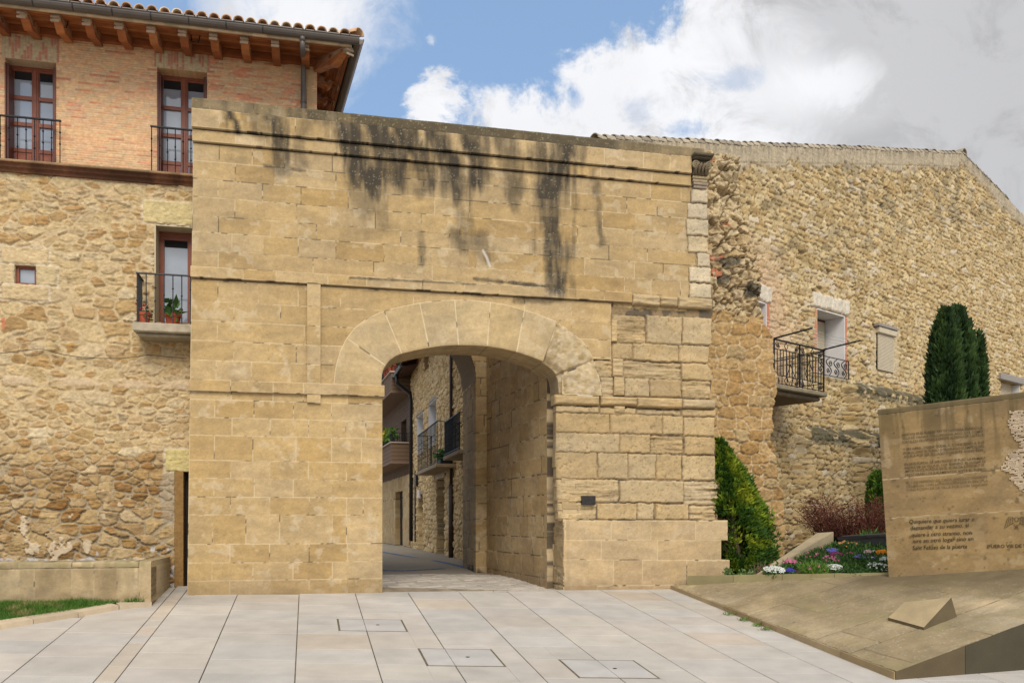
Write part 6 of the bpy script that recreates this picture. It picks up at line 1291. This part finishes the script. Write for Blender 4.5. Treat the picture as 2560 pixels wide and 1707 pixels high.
clump(970, 615, 250, 85, 'white alyssum cushion at the front left corner of the flower bed', 'mid', 500, [WH], 330, .011)
clump(1150, 620, 85, 52, 'small deep blue flower clump by the front kerb', 'mid', 90, [(.05,.04,.42)], 60, .022)
clump(1155, 540, 190, 75, 'pink daisies behind the white alyssum cushion', 'bright', 260, [PK], 14, .032)
clump(1400, 600, 270, 105, 'bright green grassy tuft at the front of the flower bed', 'bright', 900, [PK], 4, .035, blade=True)
clump(1620, 590, 215, 75, 'white alyssum patch in the middle of the front row', 'mid', 420, [WH], 230, .011)
clump(1400, 480, 230, 110, 'low green tuft against the sloping border', 'mid', 600, [PK], 6, .03, blade=True)
clump(1560, 510, 240, 90, 'green cushion with a few pink blossoms below the magenta flowers', 'mid', 520, [PK], 7, .035)
clump(1640, 462, 165, 62, 'magenta primulas in the middle of the flower bed', 'mid', 160, [MG, (.36,.03,.22)], 70, .032)
clump(1600, 412, 140, 52, 'violet blue flowers above the magenta primulas', 'mid', 120, [BL, (.22,.2,.62)], 80, .026)
clump(1490, 362, 115, 42, 'pink daisies at the upper end of the bed', 'mid', 90, [(.70,.22,.42)], 16, .03)
clump(1785, 450, 75, 40, 'single small tuft of pink flowers right of the magenta primulas', 'mid', 90, [PK], 8, .04)
clump(1790, 350, 270, 95, 'dark green mound at the back of the flower bed', 'dark', 700, [(.6,.25,.1)], 4, .03)
clump(1985, 300, 210, 105, 'strap leaved plant arching at the top of the flower bed', 'mid', 260, blade=True, kind='strap_leaf_plant', cat='plant', lf=.11)
clump(1990, 435, 135, 52, 'pale pink and white pansies right of centre in the bed', 'mid', 160, [PW, WH, (.6,.2,.3)], 26, .038)
clump(2120, 440, 155, 62, 'orange pansies beside the inscribed monument', 'mid', 200, [OR_], 24, .042)
clump(2035, 495, 120, 45, 'dark violet pansies below the orange ones', 'mid', 150, [VI, VI, WH], 26, .034)
clump(2145, 510, 110, 70, 'white flowers against the edge of the inscribed monument', 'mid', 200, [WH], 50, .024)
clump(1830, 600, 230, 115, 'leafy green mound in the front row without flowers', 'dark', 800)
clump(2070, 590, 270, 115, 'dark green bush dotted white at the foot of the monument', 'dark', 850, [WH], 34, .018)
clump(1880, 480, 120, 70, 'bluish tuft between the pink and the violet pansies', 'olive', 200, [(.2,.2,.5)], 14, .024)
for zx, zy, w, lab in ((510, 640, 75, 'pale variegated weed at the corner of the gateway plinth'), (690, 655, 170, 'low weeds under the conical shrub')):
    q = CAM+ray(*ZF(zx, zy+20))*17.9; t = thing('weed', q, lab, 'weed'); n = 130; R_ = w*.0019*.5; P = q+np.stack([RNG.uniform(-R_, R_, n), RNG.uniform(-.08, .15, n), RNG.uniform(0, .11, n)], -1); leaves('foliage', P, .07, gcol(n, (.14, .22, .06), .4), M['leaf'], t)
for zx, zy, lab in ((175, 1162, 'upper tuft of grass in the joint along the ramp edge'), (268, 1197, 'second tuft of grass down the joint along the ramp edge'), (345, 1230, 'tiny third tuft of grass in the joint of the ramp edge'), (402, 1254, 'lowest tuft of grass in the joint along the ramp edge')):
    q = gpx(*ZV(zx, zy)); t = thing('grass_tuft', q, lab, 'weed', 'grass tufts in the joint of the ramp'); n = 60; P = q+np.stack([RNG.normal(0, .06, n), RNG.normal(0, .04, n), RNG.uniform(0, .01, n)], -1); leaves('foliage', P, .07, gcol(n, (.12, .2, .03), .4), M['leaf'], t, up=1.2, asp=.16)
# spiky withered tuft
q = at(880, 620, 18.3); t = thing('dry_tuft', q-up3*.1, 'withered brown tuft beside the sloping border', 'plant'); n = 140; P = np.tile(q-up3*.1, (n, 1))+RNG.normal(0, .05, (n, 3))*A3(2.2, 1, .4); leaves('foliage', P, .28, gcol(n, (.24, .17, .10), .4), M['leaf'], t, up=.9, asp=.05)

# ================================================================ shrubs and trees
def sprays(P, size, cols, m, name, parent, outw=None, asp=.34, n_=3):
    """feathery twigs: n_ narrow blades from each point, pointing up and out"""
    n = len(P); V = []; Cc = []
    for k in range(n_):
        d = (outw if outw is not None else 0)+RNG.normal(0, .38, (n, 3)); d = d/np.linalg.norm(d, axis=1)[:, None]; e = np.cross(d, RNG.normal(size=(n, 3))); e /= np.linalg.norm(e, axis=1)[:, None]; s = (size*(.6+.8*RNG.random(n)))[:, None]
        V.append(np.stack([P, P+d*s*.55+e*s*asp*.5, P+d*s, P+d*s*.55-e*s*asp*.5], 1)); Cc.append(np.repeat((cols*(.85+.3*RNG.random((n, 1))))[:, None], 4, 1))
    V = np.concatenate(V).reshape(-1, 3); Cc = np.concatenate(Cc).reshape(-1, 3); return mesh_obj(name, V, np.arange(len(V)).reshape(-1, 4), [], Cc, m, parent)
def conifer(name, b, top, Rf, n, label, cat, cols, size, lump=.22, clip=None, trunk_r=.08, group=None, crowns=None, lobes=6.0, upw=.9):
    t = thing(name, b, label, cat, group); ax = A3(*top)-A3(*b); Hh = ax[2]
    tm = MB(); m = 7; tm.tube([A3(*b)+ax*(k/m*.85)+A3(random.uniform(-.02, .02), random.uniform(-.02, .02), -.05 if k == 0 else 0) for k in range(m)], [trunk_r*(1-.8*k/m) for k in range(m)], 7)
    for k in range(9):
        a = random.uniform(0, 6.28); h = random.uniform(.02, .3); p = A3(*b)+ax*h; r = Rf(h+.15)*.7; tm.tube([p, p+A3(math.cos(a)*r*.5, math.sin(a)*r*.5, .25), p+A3(math.cos(a)*r, math.sin(a)*r, .6)], [.03, .02, .008], 5)
    tm.build('trunk', M['bark'], t)
    h = 1-(1-RNG.random(n*2))**.8; rm = np.array([Rf(x) for x in h]); k = RNG.random(n*2) < (rm/rm.max()+.10); h, rm = h[k][:n], rm[k][:n]; n = len(h)
    a = RNG.uniform(0, 2*math.pi, n); lm = fbm(a*lobes/2+h*3, h*lobes*2.2, 351, 3); f = np.sqrt(RNG.uniform(.12, 1, n))*(1-lump+2*lump*lm)
    rad = rm*f; P = A3(*b)+ax*h[:, None]+np.stack([rad*np.cos(a), rad*np.sin(a), 0*a], -1)
    ow = np.stack([np.cos(a)*.75, np.sin(a)*.75, 0*a+upw], -1); tone = np.clip((fbm(a*2.2+3, h*13, 352, 3)-.3)*2.0, 0, 1)
    c = palette(cols, np.clip(tone*.8+RNG.random(n)*.25, 0, .999))
    if clip is not None: q = clip(P); P, ow, c = P[q], ow[q], c[q]
    sprays(P, size, c, M['leaf'], 'crown', t, ow)
    return t
rT = lambda h: float(np.interp(h, [0, .06, .12, .22, .33, .5, .65, .8, .92, 1.0], [.22, .46, .70, .82, .83, .70, .53, .34, .17, .03]))
tb = CAM+ray(1703, 1322)*18.75; tt = CAM+ray(1651, 1010)*18.75
conifer('conical_shrub', tb, tt, rT, 21000, 'yellow-green conical shrub growing close against the right pier of the gateway', 'shrub', [(.025,.07,.006), (.06,.13,.008), (.16,.23,.012), (.33,.36,.02)], .10, .42, clip=lambda P: (np.einsum('ij,j->i', P-RF.P, RF.n) > .25) & ~((P[:, 0] < 4.62) & (P[:, 2] < 1.45) & (np.einsum('ij,j->i', P-G.P, G.n) > -.8)) & (np.einsum('ij,j->i', P-G.P, G.n) < .0), lobes=9, upw=.7)
rC = lambda h: float(np.interp(h, [0, .1, .3, .5, .7, .85, .93, .98, 1.0], [.36, .42, .43, .41, .36, .28, .19, .09, .02]))
CY = [(.014,.034,.009), (.026,.058,.013), (.045,.088,.018), (.075,.125,.026)]
def zat(x, y, Y): return CAM+ray(x, y)*Y
conifer('cypress', zat(2172, 1250, 21.0), zat(2172, 712, 21.0), rC, 15000, 'dark green cypress with the left of two tall tips behind the monument', 'tree', CY, .17, .26, lobes=8, upw=1.5)
conifer('cypress', zat(2214, 1250, 21.3), zat(2202, 710, 21.3), rC, 15000, 'dark green cypress with the right of two tall tips behind the monument', 'tree', CY, .17, .26, lobes=8, upw=1.5)
conifer('cypress', zat(2248, 1250, 21.2), zat(2250, 765, 21.2), lambda h: rC(h)*.42, 5000, 'slim low cypress shoot on the right side of the tall pair', 'tree', CY, .14, .12, lobes=7, upw=1.6)
conifer('small_conifer', zat(2020, 1228, 21.6), zat(2014, 1083, 21.6), lambda h: float(np.interp(h, [0, .3, .7, .9, 1], [.15, .26, .24, .15, .04])), 3000, 'small bushy conifer peeping out beside the edge of the monument', 'shrub', [(.03,.08,.008), (.07,.14,.012), (.16,.23,.02)], .10, .2, upw=1.2)
bb = zat(1962, 1236, 20.4); t = thing('barberry_bush', bb, 'leafless red-stemmed barberry bush below the rubble wall', 'shrub'); st_ = MB(); LP = []
for k in range(330):
    a = random.uniform(0, 6.28); r0_ = .42*math.sqrt(random.random()); p0 = bb+A3(r0_*math.cos(a)*2.0, r0_*math.sin(a), -.05); le = random.uniform(.5, 1.12); sp = random.uniform(.2, 1.0); dx = math.cos(a)*sp*.8; dy = math.sin(a)*sp*.6; pts = [p0+A3(dx*q**1.3, dy*q**1.3, le*q*(1-.12*q*sp)) for q in (0, .35, .7, 1.0)]
    if k < 330: st_.tube(pts, [.009, .007, .005, .003], 4, A3(.13, .05, .028)*random.uniform(.6, 1.5))
    for q in np.linspace(.15, 1, 22): LP.append(pts[0]+(pts[3]-pts[0])*q+RNG.normal(0, .03, 3))
st_.build('stems', M['tile'], t); LP = np.array(LP); leaves('foliage', LP, .045, np.array([.13, .038, .02])*(.5+1.0*RNG.random((len(LP), 1)))*np.ones((1, 3)), M['leaf'], t, asp=.6)
for k, (x, y, lab) in enumerate(((2085, 1248, 'red-stemmed barberry bush half hidden behind the monument'),)): pass
# ================================================================ sky, sun, camera
EL, AZ = math.radians(42), math.radians(171)       # azimuth clockwise from +Y: behind the camera, to the left
sd = A3(math.sin(AZ)*math.cos(EL), math.cos(AZ)*math.cos(EL), math.sin(EL))
w = bpy.data.worlds.new('World'); SC.world = w; w.use_nodes = True; nt = w.node_tree; nt.nodes.clear(); L = nt.links.new
class X:
    def __init__(s, k): s.k = k
    @staticmethod
    def op(o, *a):
        n = nt.nodes.new('ShaderNodeMath'); n.operation = o
        for i, v in enumerate(a):
            if isinstance(v, X): L(v.k, n.inputs[i])
            else: n.inputs[i].default_value = v
        return X(n.outputs[0])
    def __add__(s, o): return X.op('ADD', s, o)
    __radd__ = __add__
    def __sub__(s, o): return X.op('SUBTRACT', s, o)
    def __rsub__(s, o): return X.op('SUBTRACT', o, s)
    def __mul__(s, o): return X.op('MULTIPLY', s, o)
    __rmul__ = __mul__
    def __truediv__(s, o): return X.op('DIVIDE', s, o)
def xstep(a, b, x):
    n = nt.nodes.new('ShaderNodeMapRange'); n.interpolation_type = 'SMOOTHSTEP'; L(x.k, n.inputs['Value']); n.inputs['From Min'].default_value = a; n.inputs['From Max'].default_value = b; return X(n.outputs['Result'])
def xnoise(vec, sc, det=6, ro=.55, dist=0.0):
    n = nt.nodes.new('ShaderNodeTexNoise'); n.inputs['Scale'].default_value = sc; n.inputs['Detail'].default_value = det; n.inputs['Roughness'].default_value = ro; n.inputs['Distortion'].default_value = dist; L(vec, n.inputs['Vector']); return X(n.outputs['Fac'])
tc = nt.nodes.new('ShaderNodeTexCoord'); sp = nt.nodes.new('ShaderNodeSeparateXYZ'); L(tc.outputs['Generated'], sp.inputs[0]); dx, dy, dz = (X(sp.outputs[i]) for i in range(3))
yy = X.op('MAXIMUM', dy, .08); a = dx/yy; b = dz/yy                    # direction on the northern sky, as slopes
gv = tc.outputs['Generated']
n1 = xnoise(gv, 9, 8, .62, .25); n2 = xnoise(gv, 3.2, 6, .55); n3 = xnoise(gv, 26, 6, .6)
k_ = lambda u, v: ((u-1176)/2000, (1200-v)/2000)
def smin_d(segs):   # signed distance of several half planes (positive inside the big cloud)
    r = None
    for (u0, v0), (u1, v1) in segs:
        (a0, b0), (a1, b1) = k_(u0, v0), k_(u1, v1); ln = math.hypot(a1-a0, b1-b0); nx, ny = (b1-b0)/ln, -(a1-a0)/ln; d = (a-a0)*nx+(b-b0)*ny; r = d if r is None else X.op('MAXIMUM', r, d)
    return r
def ell(u, v, ru, rv):
    a0, b0 = k_(u, v); p = (a-a0)*(2000/ru); q = (b-b0)*(2000/rv); return 1.0-X.op('SQRT', p*p+q*q)
wob = (n1-.5)*1.5+(n3-.5)*.35+(n2-.5)*.4
big = smin_d([((1050,325),(1345,105)), ((1345,105),(1560,-60))])
c1 = xstep(-.012, .026, big+wob*.12+(xnoise(gv, 16, 8, .65, .2)-.5)*.16)
m2 = nt.nodes.new('ShaderNodeCombineXYZ'); L((a*1.0).k, m2.inputs[0]); L((b*1.0).k, m2.inputs[1]); L((dy*.6).k, m2.inputs[2]); gv2 = m2.outputs[0]
n4 = xnoise(gv2, 11, 8, .66, .5); n5 = xnoise(gv2, 24, 7, .62, .3)
def tear(u, v, ru, rv, k): return xstep(.0, .7, ell(u, v, ru, rv)*.9-.15+(n4-.5)*2.6+(n5-.5)*.8)*k
hole = X.op('MAXIMUM', X.op('MAXIMUM', tear(1690, 180, 130, 55, .42), tear(1575, 300, 75, 45, .75)), X.op('MAXIMUM', tear(1318, 215, 38, 50, .85), tear(1460, 250, 60, 60, .25)))
c1 = X.op('MAXIMUM', c1-hole, 0.0)
c2 = xstep(-.25, .7, ell(690, 20, 220, 215)+wob*.7+(n4-.5)*1.6); c3 = xstep(.0, .45, ell(975, 245, 85, 80)+(n4-.5)*2.6+(n5-.5)*1.4+(a*2000+1176-985)*.003); c4 = xstep(.3, 1.0, ell(992, 97, 26, 24)+(n5-.5)*3.0)*.6
front = X.op('MAXIMUM', X.op('MAXIMUM', c1, c2), X.op('MAXIMUM', c3, c4))
north = xstep(.25, .45, dy); gen = xstep(.38, .54, n2+(n1-.5)*.3)
cov = front*north+gen*(1.0-north)
# cloud tone: sunlit white, grey bellies towards the east
ua = a*2000+1176; va = 1200.0-b*2000
grey = xstep(1500, 1900, ua+(va-180)*-.25+(n4-.5)*620+(n2-.5)*500)*north
lit = xstep(-.1, .7, ell(1870, 195, 190, 105)+(n4-.5)*2.2)
soft = xstep(.48, .68, n4)*.20*north+xstep(.46, .62, n2)*.06
tone = 1.0-grey*.36*(1.0-lit*.9)-soft*(1.0-grey*.5)+(1.0-north)*.12-xstep(2000, 2352, ua)*north*.03
sky = nt.nodes.new('ShaderNodeTexSky'); sky.sky_type = 'NISHITA'; sky.sun_disc = False; sky.sun_elevation = EL; sky.sun_rotation = AZ; sky.air_density = 1.0; sky.dust_density = .6; sky.ozone_density = 1.3
cc = nt.nodes.new('ShaderNodeCombineXYZ'); CT = 6.4
for i, v in enumerate((.985, .99, 1.02)): L((tone*(CT*v)).k, cc.inputs[i])
# a little milk in the blue
mk_ = nt.nodes.new('ShaderNodeMix'); mk_.data_type = 'RGBA'; mk_.inputs[0].default_value = .62; L(sky.outputs[0], mk_.inputs[6]); mk_.inputs[7].default_value = (2.1, 3.3, 5.2, 1)
mx = nt.nodes.new('ShaderNodeMix'); mx.data_type = 'RGBA'; L(cov.k, mx.inputs[0]); L(mk_.outputs[2], mx.inputs[6]); L(cc.outputs[0], mx.inputs[7])
bg = nt.nodes.new('ShaderNodeBackground'); bg.inputs['Strength'].default_value = .10; L(mx.outputs[2], bg.inputs[0]); wo = nt.nodes.new('ShaderNodeOutputWorld'); L(bg.outputs[0], wo.inputs[0])
try: w.cycles.sampling_method = 'MANUAL'; w.cycles.sample_map_resolution = 512
except Exception: pass
ld = bpy.data.lights.new('sun', 'SUN'); ld.energy = 1.9; ld.angle = math.radians(30); ld.color = (1.0, .95, .87); lo = bpy.data.objects.new('sun', ld); COL.objects.link(lo); lo.rotation_euler = Vector(tuple(-sd)).to_track_quat('-Z', 'Y').to_euler(); lo.location = (-10, -10, 30)
cd = bpy.data.cameras.new('camera'); co = bpy.data.objects.new('camera', cd); COL.objects.link(co); SC.camera = co
co.location = CAM; co.rotation_euler = (math.pi/2, 0, 0); cd.sensor_width = 36; cd.lens = 36*F/2352; cd.shift_y = (HY-784)/2352; cd.shift_x = 0; cd.clip_end = 500; cd.clip_start = .1
SC.view_settings.view_transform = 'Standard'; SC.view_settings.look = 'None'; SC.view_settings.exposure = 0.62; SC.view_settings.gamma = 1.0
SC.cycles.max_bounces = 6; SC.cycles.diffuse_bounces = 3; SC.cycles.glossy_bounces = 3; SC.cycles.use_denoising = True
